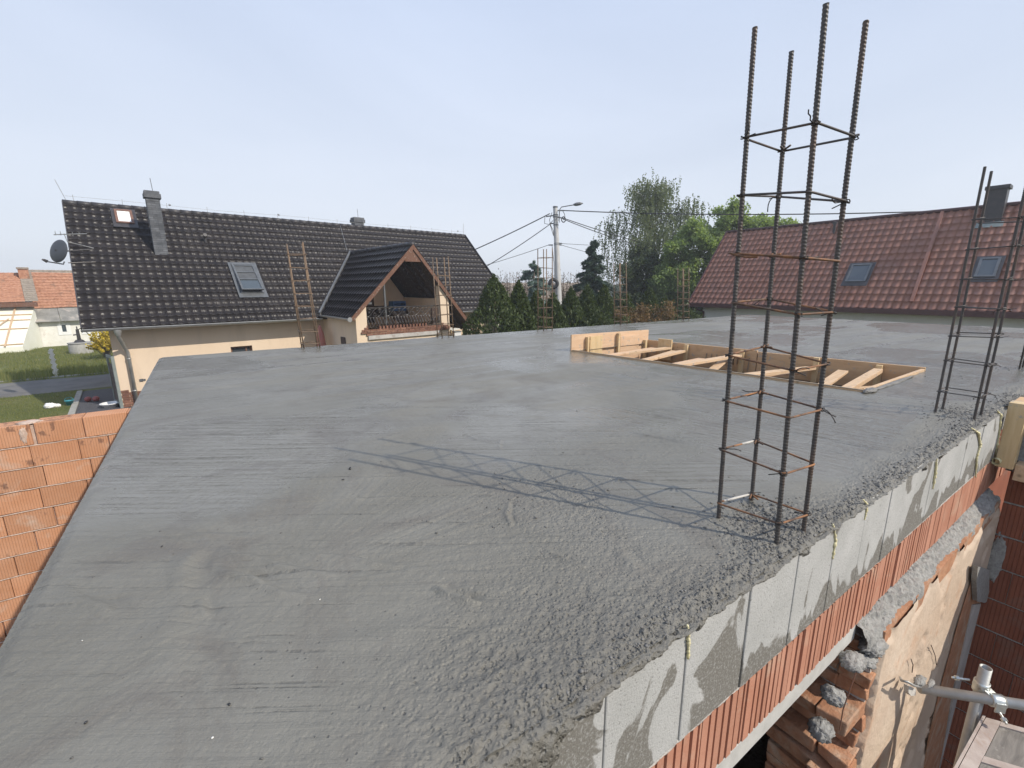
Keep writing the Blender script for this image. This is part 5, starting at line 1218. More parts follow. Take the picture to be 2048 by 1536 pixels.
# satellite dish on the left verge with an aerial
dp = B(-.42, 1.65, 0); dpx = onplane(117, 502, dp, uy); dp = np.array([dpx[0], dpx[1], 0]); dz = dpx[2]; dc = np.array([dp[0], dp[1], dz])
di = thing('satellite_dish', 'dark grey satellite dish on the left gable of the dark roofed house', 'satellite dish', dc)
dn = np.array([-.70, -0.66, 0.25]); dn /= np.linalg.norm(dn)
dsh = [(0.0, -.09), (.15, -.082), (.28, -.058), (.38, -.028), (.45, 0.0), (.455, .008), (.44, .008), (.37, -.018), (.27, -.048), (.14, -.072), (0, -.08)]
dsh = [(a * .80, b * .80) for a, b in dsh]
MB().lathe(dsh, dc, 32, -dn).build('reflector', M['dish'], di, True)
f0 = dc + np.array([0, 0, -.44]); f1 = onplane(93, 523, dc + dn * .45, uy) ; 
mb = MB(); mb.tube([dc + np.array([.08, .02, -.32]), dc + np.array([.05, .0, -.40]), f1], .018, 8); mb.build('feed_arm', M['iron'], di)
mb = MB(); mb.tube([f1 + np.array([.02, 0, 0]), f1 + np.array([-.06, .0, .05])], [.05, .035], 10); mb.tube([f1 + np.array([-.02, 0, .03]), f1 + np.array([-.09, 0, .06])], .025, 8); mb.build('feed_head', M['iron'], di)
mb = MB(); w0 = B(wx0, 1.9, dz - .25); mb.tube([dc + dn * .09, dc + np.array([.2, .2, .02]), (w0[0], w0[1], dz + .1)], .022, 8); mb.tube([dc + np.array([.15, .1, -.35]), (w0[0], w0[1], dz - .3)], .015, 8); mb.build('bracket', M['iron'], di)
ae = thing('tv_aerial', 'thin antenna rod with crossbars above the satellite dish', 'aerial', B(-.3, 2.2, 4.9))
a0 = vert(128, 467, B(-.3, 2.2, 0)); mb = MB(); mb.tube([a0 + np.array([-.25, 0, -.05]), a0 + ux * .55 + np.array([0, 0, .03])], .014, 6)
for t in (-.2, -.08, .06, .2, .36): mb.tube([a0 + ux * t + uy * .16, a0 + ux * t - uy * .16], .008, 5); mb.tube([a0 + ux * t + np.array([0, 0, .07]), a0 + ux * t - np.array([0, 0, .07])], .007, 5)
mb.build('boom', M['gutter'], ae); mb = MB(); mb.tube([a0 + np.array([0, 0, -.0]), a0 + np.array([.03, .05, -.25]), B(wx0 + .02, 2.3, a0[2] - .42)], .012, 6); mb.build('bracket', M['gutter'], ae)
# ================================================================== RED ROOFED HOUSE
ra = R(-87); rx = np.array([math.cos(ra), math.sin(ra), 0]); ry = np.array([-rx[1], rx[0], 0]); ER = onz(1380, 607, 2.9); ER0 = np.array([ER[0], ER[1], 0])
def Q(x, y, z): return ER0 + rx * x + ry * y + np.array([0, 0, z])
RRUN, RRISE = 3.357, 3.9575; RL = math.hypot(RRUN, RRISE); wR = (ry * RRUN + np.array([0, 0, RRISE])) / RL; nRd = np.cross(rx, wR); LR = 22.0
rh = thing('red_roof_house', 'grey rendered house with a long oxblood red tiled roof at the right', 'house', Q(8, 3, 0))
tile_roof('roof', Q(0, 0, 2.92), rx, wR, LR, RL, .275, .37, .040, .034, M['tile_red'], rh, 8, None, 'wave', 0, .07)
mb = MB(); mb.add([Q(0, 0, 2.88), Q(LR, 0, 2.88), Q(LR, RRUN, 2.88 + RRISE), Q(0, RRUN, 2.88 + RRISE), Q(0, 2 * RRUN, 2.88), Q(LR, 2 * RRUN, 2.88)], [(3, 2, 1, 0), (4, 5, 2, 3)]); mb.build('rear_roof', M['red_trim'], rh)
mb = MB(); mb.box((0, -.10, 2.72), (LR, -.005, 2.93), lambda *p: tuple(Q(*p))); mb.box((0, -.004, 2.74), (LR, .5, 2.76), lambda *p: tuple(Q(*p))); mb.build('gutter', M['red_trim'], rh, bevel=.02)
mb = MB(); mb.beam(Q(-.03, -.05, 2.92), Q(-.03, RRUN, 2.96 + RRISE), .07, .20, tuple(nRd)); mb.build('verge', M['red_trim'], rh)
mb = MB(); mb.tube([Q(-.05, RRUN, 2.98 + RRISE), Q(LR, RRUN, 2.98 + RRISE)], .085, 10); mb.build('ridge', M['red_trim'], rh, True)
mb = MB(); mb.box((.55, .45, -.5), (LR - .5, .7, 2.9), lambda *p: tuple(Q(*p))); mb.prism([tuple(Q(.55, .702, -.5)), tuple(Q(.55, 2 * RRUN - .5, -.5)), tuple(Q(.55, 2 * RRUN - .5, 3.2)), tuple(Q(.55, RRUN, 2.7 + RRISE)), tuple(Q(.55, .702, 3.1))], tuple(rx * .25)); mb.build('wall', M['grey_render'], rh)
s0, s1 = onplane(1886, 424, ER, nRd), onplane(1823, 606, ER, nRd); mb = MB(); mb.beam(s0 + nRd * .06, s1 + nRd * .06, .11, .10, tuple(nRd)); mb.build('roof_step', M['tile_red'], rh)
cb = onplane(1980, 448, ER, nRd); ca, cb2 = onplane(1962, 446, ER, nRd), onplane(2001, 449, ER, nRd); cw_ = abs((cb2 - ca) @ rx); cz = vert(1985, 372, cb)[2]
lx, ly = (cb - ER0) @ rx, (cb - ER0) @ ry
mb = MB(); mb.box((lx - cw_ / 2, ly, cb[2] - .3), (lx + cw_ / 2, ly + .55, cz - .13), lambda *p: tuple(Q(*p))); ch = mb.build('chimney', M['ridge_dark'], rh); mb = MB(); mb.box((lx - cw_ / 2 - .06, ly - .06, cz - .128), (lx + cw_ / 2 + .06, ly + .61, cz), lambda *p: tuple(Q(*p))); mb.build('cap', M['ridge_dark'], ch)
mb = MB(); mb.box((lx - cw_ / 2 - .1, -.25, .07), (lx + cw_ / 2 + .1, .02, .085), lambda x, t, h: tuple(Q(x, ly, cb[2]) + wR * t + nRd * h)); mb.build('flashing', M['gate'], ch)
vp = onplane(1667, 468, ER, nRd); vt = vert(1667, 443, vp)[2]; mb = MB(); mb.tube([vp, (vp[0], vp[1], vt - .12)], .06, 10); mb.lathe([(0, .0), (.10, 0), (.10, .10), (0, .12)], (vp[0], vp[1], vt - .12), 12); mb.build('vent_pipe', M['ridge_dark'], rh)
roof_window([(1706, 531.8), (1746, 531), (1731, 567), (1690, 566)], 0, rh, nRd, wR, rx, ER, (M['frame_grey'], M['ridge_dark'], M['glass_blue']))
roof_window([(1960, 520), (2002, 519), (1991, 558), (1948, 557)], 0, rh, nRd, wR, rx, ER, (M['frame_grey'], M['ridge_dark'], M['glass_blue']))
mb = MB(); mb.tube([Q(.35, -.03, 2.74), Q(.35, .1, 2.62), Q(.62, .40, 2.45), Q(.62, .40, -.5)], .05, 10); mb.build('downpipe', M['red_trim'], rh, True)

# ================================================================== OLD WHITE HOUSES FAR LEFT
g0, g1 = onz(72, 695, 0), onz(222, 690, 0); wx = np.array([.9765, .2155, 0.0]); wy = np.array([-wx[1], wx[0], 0])
def Wp(x, y, z): return np.array([g0[0], g0[1], 0]) + wx * x + wy * y + np.array([0, 0, z])
def wl2(p): p = np.array(p) - np.array([g0[0], g0[1], 0]); return p @ wx, p @ wy, p[2]
wh = thing('old_white_house', 'old whitewashed house with patched grey eaves and orange clay tiles behind the lawn', 'house', Wp(4, 3, 0))
eL = wl2(onplane(62, 645, g0, wy)); ez = eL[2]; rb_ = 4.0
rl_ = wl2(onplane(68, 541, Wp(0, rb_, 0), wy)); rz_ = rl_[2]; LW = 13.0
mL = wl2(onplane(67, 617, Wp(0, rb_ * .22, 0), wy)); mz = mL[2]
sl1 = np.array([0, rb_ * .22 + .35, mz - ez]); L1 = np.linalg.norm(sl1); w1 = (wy * sl1[1] + np.array([0, 0, sl1[2]])) / L1
mb = MB()
for k in range(9):
    a = eL[0] + k * 1.42; n1 = np.cross(wx, w1)
    mb.box((a, 0, k % 2 * .012), (a + 1.40, L1, .02 + k % 2 * .012), lambda x, t, h: tuple(Wp(x, -.35, ez) + w1 * t + n1 * h))
mb.build('lower_roof', M['eternit'], wh)
sl2 = np.array([0, rb_ * .78, rz_ - mz]); L2 = np.linalg.norm(sl2); w2 = (wy * sl2[1] + np.array([0, 0, sl2[2]])) / L2
tile_roof('roof', Wp(mL[0], rb_ * .22 - .1, mz + .03), wx, w2, LW - mL[0], L2 * .93, .19, .30, .012, .035, M['tile_old'], wh, 4, None, 'roll', .12)
tile_roof('ridge_course', Wp(mL[0], rb_ * .22, mz + .03) + w2 * L2 * .92, wx, w2, LW - mL[0], L2 * .09, .19, .22, .012, .03, M['verge_old'], wh, 4)
mb = MB(); mb.box((.0, 0, -.3), (LW, .35, ez + .05), lambda *p: tuple(Wp(*p))); mb.prism([tuple(Wp(0, .352, -.3)), tuple(Wp(0, 2 * rb_, -.3)), tuple(Wp(0, 2 * rb_, ez)), tuple(Wp(0, rb_, rz_ - .15)), tuple(Wp(0, .352, ez + .1))], tuple(wx * .3)); mb.build('wall', M['white_render'], wh)
mb = MB(); mb.add([Wp(0, 2 * rb_, ez), Wp(LW, 2 * rb_, ez), Wp(LW, rb_, rz_), Wp(mL[0], rb_, rz_)], [(0, 1, 2, 3)]); mb.build('rear_roof', M['tile_old'], wh)
for (u0, v0, u1, v1) in ((113, 648, 144, 669), (160, 648, 190, 667)):
    a, b = wl2(onplane(u0, v0, g0, wy)), wl2(onplane(u1, v1, g0, wy)); f = .22
    mb = MB()
    for A_, B_ in (((a[0], -.03, b[2]), (a[0] + f, -.003, a[2])), ((b[0] - f, -.03, b[2]), (b[0], -.003, a[2])), ((a[0] + f + .002, -.03, b[2]), (b[0] - f - .002, -.003, b[2] + f)), ((a[0] + f + .002, -.03, a[2] - .08), (b[0] - f - .002, -.003, a[2]))): mb.box(A_, B_, lambda *p: tuple(Wp(*p)))
    o = mb.build('window', M['white'], wh); mb = MB(); mb.box((a[0] + f, -.015, b[2] + f), (b[0] - f, -.004, a[2] - .08), lambda *p: tuple(Wp(*p))); mb.build('pane', M['glass_blue'], o)
# neighbouring tiled house with a lean-to
lh = thing('old_tiled_house', 'old orange tiled house with chimney and a white sheeted lean-to at the left edge', 'house', Wp(-6, 3, 0))
e2 = wl2(onplane(66, 604, Wp(0, -.5, 0), wy)); r2 = wl2(onplane(54, 546, Wp(0, 3.2, 0), wy)); sl = np.array([0, 3.7, r2[2] - e2[2]]); L3 = np.linalg.norm(sl); w3 = (wy * sl[1] + np.array([0, 0, sl[2]])) / L3
tile_roof('roof', Wp(-14, -.5, e2[2] + .02), wx, w3, 14 + e2[0] - .35, L3, .19, .27, .012, .03, M['tile_old'], lh, 4, None, 'roll', .08)
tile_roof('verge', Wp(e2[0] - .34, -.5, e2[2] + .05), wx, w3, .6, L3, .2, .27, .012, .03, M['verge_old'], lh, 4)
mb = MB(); mb.box((-14, -.48, e2[2] - .30), (e2[0] + .2, .0, e2[2] - .01), lambda *p: tuple(Wp(*p))); mb.build('fascia', M['brown_wood'], lh)
mb = MB(); mb.box((-14, .05, -.3), (e2[0] - .05, .35, e2[2]), lambda *p: tuple(Wp(*p))); mb.prism([tuple(Wp(e2[0] - .35, .352, -.3)), tuple(Wp(e2[0] - .35, 6.5, -.3)), tuple(Wp(e2[0] - .35, 6.5, e2[2])), tuple(Wp(e2[0] - .35, 3.2, r2[2] - .2)), tuple(Wp(e2[0] - .35, .352, e2[2]))], tuple(wx * .3)); mb.build('wall', M['white_render'], lh)
mb = MB(); mb.add([Wp(-14, 6.9, e2[2]), Wp(e2[0], 6.9, e2[2]), Wp(e2[0], 3.2, r2[2]), Wp(-14, 3.2, r2[2])], [(0, 1, 2, 3)]); mb.build('rear_roof', M['tile_old'], lh)
c0_ = wl2(onplane(50, 560, Wp(0, 2.6, 0), wy)); ctop = wl2(onplane(53, 535, Wp(0, 2.6, 0), wy))[2]
mb = MB(); mb.box((c0_[0] - .25, 2.3, e2[2] + 1), (c0_[0] + .25, 2.8, ctop - .12), lambda *p: tuple(Wp(*p))); chm = mb.build('chimney', M['tile_old'], lh); mb = MB(); mb.box((c0_[0] - .30, 2.25, ctop - .118), (c0_[0] + .30, 2.85, ctop), lambda *p: tuple(Wp(*p))); mb.build('cap', M['verge_old'], chm)
# lean-to: milky sheet on battens
lt, lb = e2[2] - .35, .35; ax0, ax1 = -9.5, wl2(onplane(58, 640, Wp(0, -1.2, 0), wy))[0]; xb1 = wl2(onplane(43, 682, Wp(0, -2.4, 0), wy))[0]
mb = MB(); mb.add([Wp(ax0, -2.4, lb), Wp(xb1, -2.4, lb), Wp(xb1 + .9, -.05, lt), Wp(ax0, -.05, lt)], [(0, 1, 2, 3)]); mb.add([Wp(xb1, -2.4, lb), Wp(xb1, -2.4, -.3), Wp(xb1 + .9, -.05, -.3), Wp(xb1 + .9, -.05, lt)], [(0, 1, 2, 3)]); mb.add([Wp(ax0, -2.4, lb), Wp(xb1, -2.4, lb), Wp(xb1, -2.4, -.3), Wp(ax0, -2.4, -.3)], [(3, 2, 1, 0)])
lo = mb.build('lean_to', M['white_sheet'], lh)
def LP(x, t, h=.04): p = Wp(x, -2.4 + 2.35 * t, lb + (lt - lb) * t); return p + np.array([0, 0, h]) - wy * .03
mb = MB()
for t in (.05, .44, .66, .80): mb.beam(LP(ax0, t), LP(xb1 + .9 * t, t), .07, .05)
for x in (-.75, -1.75, -3.6): mb.beam(LP(x + .25, .98, .10), LP(x - .55, -.02, .10), .08, .05)
mb.beam(LP(-1.5, .45, .13), LP(-.9, .66, .13), .07, .04); mb.build('battens', M['lumber'], lo)

# ================================================================== UTILITY POLE AND CABLES
pt, pb = atd(1110.5, 415, 26), atd(1117.5, 602, 26); pd_ = (pt - pb) / np.linalg.norm(pt - pb); pbase = pb - pd_ * (pb[2] + .2) / pd_[2]
up_ = thing('utility_pole', 'grey concrete utility pole with a street lamp arm and black cables', 'utility pole', pbase)
MB().tube([pbase, pb, pt - pd_ * .10, pt], [.215, .185, .125, .125], 16).build('shaft', M['pole'], up_, True)
MB().lathe([(0, 0), (.14, 0), (.14, .08), (0, .09)], pt - pd_ * .02, 14).build('cap', M['frame_grey'], up_)
D_ = 26
def W2(u, v, d=26): return atd(u, v, d)
mb = MB(); mb.tube([W2(1118, 442, 25.8), W2(1119, 420, 25.8), W2(1123, 414, 25.8), W2(1140, 411, 25.8), W2(1158, 408, 25.8)], .028, 8); arm = mb.build('lamp_arm', M['frame_grey'], up_, True)
mb = MB(); h0_, h1_ = W2(1147, 409.5, 25.8), W2(1166, 406.5, 25.8); mb.tube([h0_, h0_ * .7 + h1_ * .3, h0_ * .3 + h1_ * .7, h1_], [.05, .10, .09, .02], 10); mb.build('lamp_head', M['frame_grey'], arm, True)
for v in (430, 434, 450, 487, 490): mb = MB(); mb.lathe([(.135, -.03), (.155, -.03), (.155, .03), (.135, .03)], pb + (pt - pb) * ((602 - v) / (602 - 415)), 14); mb.build('clamp', M['frame_grey'], up_)
for a, b in (((1108, 431), (1092, 433)), ((1115, 421), (1128, 421)), ((1114, 434), (1128, 437)), ((1107, 447), (1099, 447)), ((1114, 486), (1124, 487)), ((1114, 489), (1123, 490)), ((1106, 490), (1097, 490))): mb = MB(); mb.tube([W2(*a), W2(*b)], .035, 6); mb.build('insulator', M['frame_grey'], up_)
mb = MB(); mb.tube([W2(1127 + 4 * math.cos(a), 439 + 5.5 * math.sin(a), 25.7) for a in np.linspace(0, 6.28, 17)[:-1]], .028, 6, closed=True)
for pts in ([(1125, 421), (1129, 428), (1130, 434), (1126, 440)], [(1090, 433), (1089, 447), (1099, 449), (1106, 441)], [(1104, 425), (1099, 440), (1102, 452), (1107, 462), (1107, 472)], [(1099, 447), (1102, 455), (1106, 468), (1107, 471)], [(1110, 441), (1117, 433), (1119, 445)], [(1104, 490), (1108, 525), (1109, 560)]): mb.tube([W2(u, v, 25.7) for u, v in pts], .018, 5)
mb.build('cable_loops', M['cable'], up_)
rm = thing('cable_coil', 'dark round coil of spare cable fixed low on the utility pole', 'cable coil', W2(1107, 567, 25.6))
MB().lathe([(.12, -.05), (.30, -.05), (.315, 0), (.30, .05), (.12, .05), (.12, -.05)], W2(1107, 567, 25.5), 28, (-.55, -.81, .1)).build('coil', M['cable'], rm, True)
MB().lathe([(0, -.06), (.04, -.06), (.04, .06), (0, .06)], W2(1104, 565, 25.4), 8, (-.55, -.81, .1)).build('tag', M['frame_light'], rm)
def cable(a, b, da, db, sag, r, lab):
    p, q = W2(*a, da), W2(*b, db); pts = [p + (q - p) * t - np.array([0, 0, sag * 4 * t * (1 - t)]) for t in np.linspace(0, 1, 24)]
    o = MB().tube(pts, r, 6).build('overhead_cable', M['cable'], None, True); tag(o, lab, 'cable', 'overhead cables')
cable((1100, 427), (700, 590), 26, 30, .35, .028, 'upper thick black cable running left from the utility pole to behind the dark roof')
cable((1098, 450), (780, 625), 26, 31, .45, .022, 'lower black cable sagging left from the utility pole to the dark roof')
cable((1097, 490), (760, 575), 26, 32, .3, .014, 'thin lowest wire running left from the utility pole to the dark roof')
cable((1127, 421), (2560, 386), 26, 17, .45, .026, 'long black cable from the pole top crossing in front of the red roof')
cable((1126, 436), (1500, 520), 26, 40, .5, .022, 'upper of two cables from the pole vanishing into the birch crown')
cable((1126, 438), (1460, 522), 26, 36, .5, .022, 'lower of two cables from the pole vanishing into the birch crown')
cable((1122, 487), (1460, 492), 26, 46, .2, .012, 'thin wire running level from the pole past the spruce top')
cable((1122, 490), (1400, 560), 26, 44, .1, .012, 'thin wire falling from the pole behind the spruce')

# ================================================================== GROUND
mb = MB(); n_ = 24; gxs = np.linspace(-240, 240, n_)
ground = mesh_np('ground', np.stack(np.meshgrid(gxs, gxs), -1).reshape(-1, 2) @ np.eye(2, 3), grid_faces(n_, n_), M['lawn']); ground.location = (0, 0, 0); struct(ground)
def sheet(name, pts, z, mat, th=0.0):
    mb = MB(); mb.prism([(p[0], p[1], z - .1) for p in pts], (0, 0, .1)) if th == 0 else mb.prism([(p[0], p[1], z - .1) for p in pts], (0, 0, .1 + th)); return struct(mb.build(name, mat))
rn0, rn1 = onz(0, 796, 0), onz(230, 773, 0); rf0, rf1 = onz(0, 768, 0), onz(225, 748, 0); dn_ = (rn1 - rn0) / np.linalg.norm(rn1 - rn0); df_ = (rf1 - rf0) / np.linalg.norm(rf1 - rf0)
def wavy(p, d, a, b, amp, seed): return [p + d * t + np.array([0, amp * (vn(np.array([t * .8]), np.array([seed * 1.0]), seed)[0] - .5), 0]) for t in np.arange(a, b, .35)]
sheet('lane', wavy(rn0, dn_, -50, 3.9, .25, 3) + wavy(rf0, df_, -50, 4.6, .25, 4)[::-1], .008, M['asphalt'])
k0 = rf0 + np.array([0, .55, 0]); sheet('kerb_strip', wavy(k0, df_, -50, 5, .12, 5) + wavy(k0 + np.array([0, .22, 0]), df_, -50, 5, .12, 6)[::-1], .02, M['kerb'])
ga, gb = onz(166, 783, 0), onz(150, 830, 0); gd = (gb - ga) / np.linalg.norm(gb - ga); g2_ = ga + gd * 14
sheet('gravel_yard', [ga, g2_, (2.2, g2_[1], 0), (2.2, 18.9, 0), (-1.9, 18.9, 0), (-2.35, 23.45, 0)][::-1], .012, M['gravel'])
kk = np.array([-gd[1], gd[0], 0]) * -.16
if kk[0] > 0: kk = -kk
sheet('kerb', [ga, g2_, g2_ + kk, ga + kk], .05, M['kerb'])
sheet('soil', [(-20, -9, 0), (16, -9, 0), (16, 8.2, 0), (-20, 8.2, 0)], .004, M['soil'])
# grass blades (nobody could count them)
g = np.random.default_rng(5)
def blades(n, xr, yr, hh, ww):
    x = xr[0] + (xr[1] - xr[0]) * g.random(n); y = yr[0] + (yr[1] - yr[0]) * g.random(n); k = fbm(x * .9, y * .9, 3, 77) > g.random(n) * .85 + .12; x, y = x[k], y[k]; n = len(x)
    a = g.random(n) * 6.28; h = hh * (.5 + g.random(n)); l = h * .5 * (g.random((n,)) - .2)
    b0 = np.stack([x - np.cos(a) * ww, y - np.sin(a) * ww, 0 * x], -1); b1 = np.stack([x + np.cos(a) * ww, y + np.sin(a) * ww, 0 * x], -1); tp = np.stack([x + l * np.sin(a), y - l * np.cos(a), h], -1)
    return np.stack([b0, b1, tp], 1).reshape(-1, 3)
GV = np.concatenate([blades(26000, (-9, -4.1), (15, 23.7), .05, .006), blades(45000, (-16, -2.8), (28.0, 42), .12, .012), blades(9000, (-14, -2.6), (27.4, 30), .28, .015)])
M['blade'] = leafmat('grass blade', (0.14, 0.17, 0.05), (0.27, 0.26, 0.11), .45)
gr = mesh_np('grass', GV, np.arange(len(GV)).reshape(-1, 3), M['blade']); gr['kind'] = 'stuff'; gr['label'] = 'rough grass on the verge and meadow beyond the lane'; gr['category'] = 'grass'

# thin spring haze: one closed box round everything, even density
mb = MB(); mb.box((-260, -260, -1.6), (260, 260, 14.5)); hz_ = mb.build('haze', bpy.data.materials.new('air')); hz_['kind'] = 'stuff'; hz_['label'] = 'thin pale haze in the air'; hz_['category'] = 'haze'
hm = hz_.data.materials[0]; hm.use_nodes = True; hn = hm.node_tree; hn.nodes.remove(hn.nodes['Principled BSDF'])
pv = hn.nodes.new('ShaderNodeVolumePrincipled'); pv.inputs['Color'].default_value = (0.90, 0.94, 1.0, 1); pv.inputs['Density'].default_value = 0.0018; pv.inputs['Anisotropy'].default_value = 0.2
hn.links.new(pv.outputs[0], hn.nodes['Material Output'].inputs['Volume'])

# ================================================================== TREES
def leaf_cloud(name, C_, U_, V_, mat, parent):
    n = len(C_); P = np.stack([C_ + U_, C_ + V_, C_ - U_, C_ - V_], 1).reshape(-1, 3)
    return mesh_np(name, P, np.arange(4 * n).reshape(-1, 4), mat, parent, False)
def rdir(g, n): v = g.normal(size=(n, 3)); return v / np.linalg.norm(v, axis=1, keepdims=True)
def frame(g, n, a, b, upb=0.0):
    u = rdir(g, n); u[:, 2] += upb; u /= np.linalg.norm(u, axis=1, keepdims=True); w = np.cross(u, rdir(g, n)); w /= np.linalg.norm(w, axis=1, keepdims=True) + 1e-9
    s_ = (.7 + .6 * g.random((n, 1))); return u * a * s_, w * b * s_
def make_thuja(name, loc, h, r, label, seed, n=9000, mat='thuja', group='thujas of the hedge behind the slab'):
    g = np.random.default_rng(seed); t = thing(name, label, 'thuja', loc, group); L = np.array(loc)
    tt = g.random(n) ** 1.1; a = g.random(n) * 6.28
    prof = np.minimum(1, (1 - tt) * 2.1) ** .75 * (0.80 + .20 * np.sin(np.clip(tt * 3, 0, 1.57)))
    bump_ = .72 + .5 * fbm(a * 2.2 + seed, tt * h * 1.6, 3, seed)
    rr = r * prof * bump_ * (1 - .45 * g.random(n) ** 2.2)
    C_ = np.stack([np.cos(a) * rr, np.sin(a) * rr, .15 + tt * (h - .15) + .06 * g.normal(size=n)], -1) + L
    U_, V_ = frame(g, n, .075, .03, 1.3); out = np.stack([np.cos(a), np.sin(a), 0 * a], -1); U_ += out * .02
    MB().tube([L, L + [0, 0, h * .5], L + [0, 0, h * .93]], [.09, .06, .015], 8).build('trunk', M['bark'], t, True)
    leaf_cloud('crown', C_, U_, V_, LF[mat], t); return t
def make_conifer(name, loc, h, r, label, seed, mat, n=60, per=170, cat='spruce'):
    g = np.random.default_rng(seed); L = np.array(loc); t = thing(name, label, cat, loc); Cs, Us, Vs = [], [], []
    mb = MB(); mb.tube([L, L + [0, 0, h * .6], L + [0, 0, h]], [.16, .09, .012], 8)
    for k in range(n):
        f = (k + g.random()) / n; z = h * (.06 + .94 * f); ln = r * (1 - f) ** .8 * (.75 + .5 * g.random()) + .12; a = g.random() * 6.28 + k * 2.4; d = np.array([math.cos(a), math.sin(a), 0])
        up_t = .35 * f - .1; m = int(per * (.3 + ln / r)); s_ = g.random(m) ** .7
        c = L + np.array([0, 0, z]) + d * (s_ * ln)[:, None] + np.array([0, 0, 1]) * (s_ * ln * up_t - .25 * s_ ** 2 * ln)[:, None]
        sd = np.array([-d[1], d[0], 0]); c += sd * ((g.random(m) - .5) * ln * .55 * (1 - s_ * .5))[:, None]; c[:, 2] -= g.random(m) * .18
        u, v = frame(g, m, .085, .028, -.2); u += d * .05; Cs.append(c); Us.append(u); Vs.append(v)
        if k % 2 == 0: mb.tube([L + [0, 0, z], L + np.array([0, 0, z + ln * (up_t - .2)]) + d * ln * .8], [.02, .006], 4)
    mb.build('trunk', M['bark'], t, True); leaf_cloud('crown', np.concatenate(Cs), np.concatenate(Us), np.concatenate(Vs), LF[mat], t); return t
def make_broad(name, loc, h, clumps, label, seed, mat, leaf=.10, dens=260, cat='tree', tr=.16, bark='bark', group=None, sparse=.0):
    """clumps: (dx, dy, z, radius)"""
    g = np.random.default_rng(seed); L = np.array(loc); t = thing(name, label, cat, loc, group); Cs, Us, Vs = [], [], []
    mb = MB(); top = max(c[2] for c in clumps); mb.tube([L, L + [.05, 0, top * .3], L + [-.04, .05, top * .62]], [tr, tr * .75, tr * .4], 9)
    for (dx, dy, z, r) in clumps:
        c0 = L + np.array([dx, dy, z]); z0 = min(top * .6, max(.25 * top, z * .55)); p0 = L + np.array([0, 0, z0]); mid = p0 * .5 + c0 * .5 + np.array([g.normal() * .1, g.normal() * .1, -.1])
        mb.tube([p0, mid, c0], [tr * .38, tr * .2, tr * .06], 5)
        for q in range(5): e = c0 + rdir(g, 1)[0] * r * .8; mb.tube([mid * .4 + c0 * .6, e], [tr * .09, tr * .02], 4)
        m = int(dens * r ** 2 * 4); sub = rdir(g, max(4, int(r * 14))) * r * .98 * g.random((max(4, int(r * 14)), 1)) ** .5
        pick = g.integers(0, len(sub), m); c = c0 + sub[pick] + rdir(g, m) * (r * .50 * g.random((m, 1)) ** .8); c[:, 2] = c0[2] + (c[:, 2] - c0[2]) * .85
        u, v = frame(g, m, leaf, leaf * .62); Cs.append(c); Us.append(u); Vs.append(v)
    mb.build('trunk', M[bark], t, True); leaf_cloud('crown', np.concatenate(Cs), np.concatenate(Us), np.concatenate(Vs), LF[mat], t); return t
def make_birch(loc, h, r, label, seed):
    g = np.random.default_rng(seed); L = np.array(loc); t = thing('birch', label, 'birch', loc); mb = MB(); Cs, Us, Vs = [], [], []
    trunk = [L, L + [.1, 0, h * .35], L + [-.05, .1, h * .7], L + [.1, 0, h * .97]]; mb.tube(trunk, [.2, .15, .09, .02], 9)
    limbs = []
    for k in range(44):
        f = .28 + .70 * k / 44; p = L + np.array([0, 0, h * f]); a = k * 2.4 + g.normal() * .3; ln = r * (1.02 - max(0, f - .62) * 1.75 - max(0, .5 - f) * .6) * (.65 + .55 * g.random()) * (1.0 if f < .8 else .9)
        e = p + np.array([math.cos(a) * ln, math.sin(a) * ln, ln * (.55 if f < .9 else 1.0)]); e[2] = min(e[2], L[2] + h * 1.0); m_ = p * .5 + e * .5 + np.array([0, 0, ln * .12]); mb.tube([p, m_, e], [.05, .03, .01], 5); limbs.append((p, m_, e, f))
    for (p, m_, e, f) in limbs:
        for q in range(42):
            s_ = .25 + .8 * g.random(); b = (p * (1 - s_) + m_ * s_) if s_ < .5 else (m_ * (1 - s_) + e * s_) if s_ < 1 else e; b = p * (1 - s_) ** 2 + 2 * m_ * s_ * (1 - s_) + e * s_ ** 2 if s_ <= 1 else e
            b = b + g.normal(size=3) * .22; ln = (.6 + 1.5 * g.random()) * (1.15 - .5 * f); k = int(ln / .05); tt = np.arange(k) / k
            sw = g.normal(size=2) * .18; c = b + np.stack([sw[0] * tt ** .5, sw[1] * tt ** .5, -ln * tt], -1) + g.normal(size=(k, 3)) * .035
            u, v = frame(g, k, .062, .040, -.8); Cs.append(c); Us.append(u); Vs.append(v)
    mb.build('trunk', M['birch_bark'], t, True); leaf_cloud('crown', np.concatenate(Cs), np.concatenate(Us), np.concatenate(Vs), LF['birch'], t); return t
def gpx(u, d):   # ground point along the sight line of column u at forward distance d
    q = wr(u, 570); q = q / (q[0] * .5629 + q[1] * .8265); return np.array([q[0] * d, q[1] * d, 0.0])
def hgt(u, v, p): return vert(u, v, p)[2]
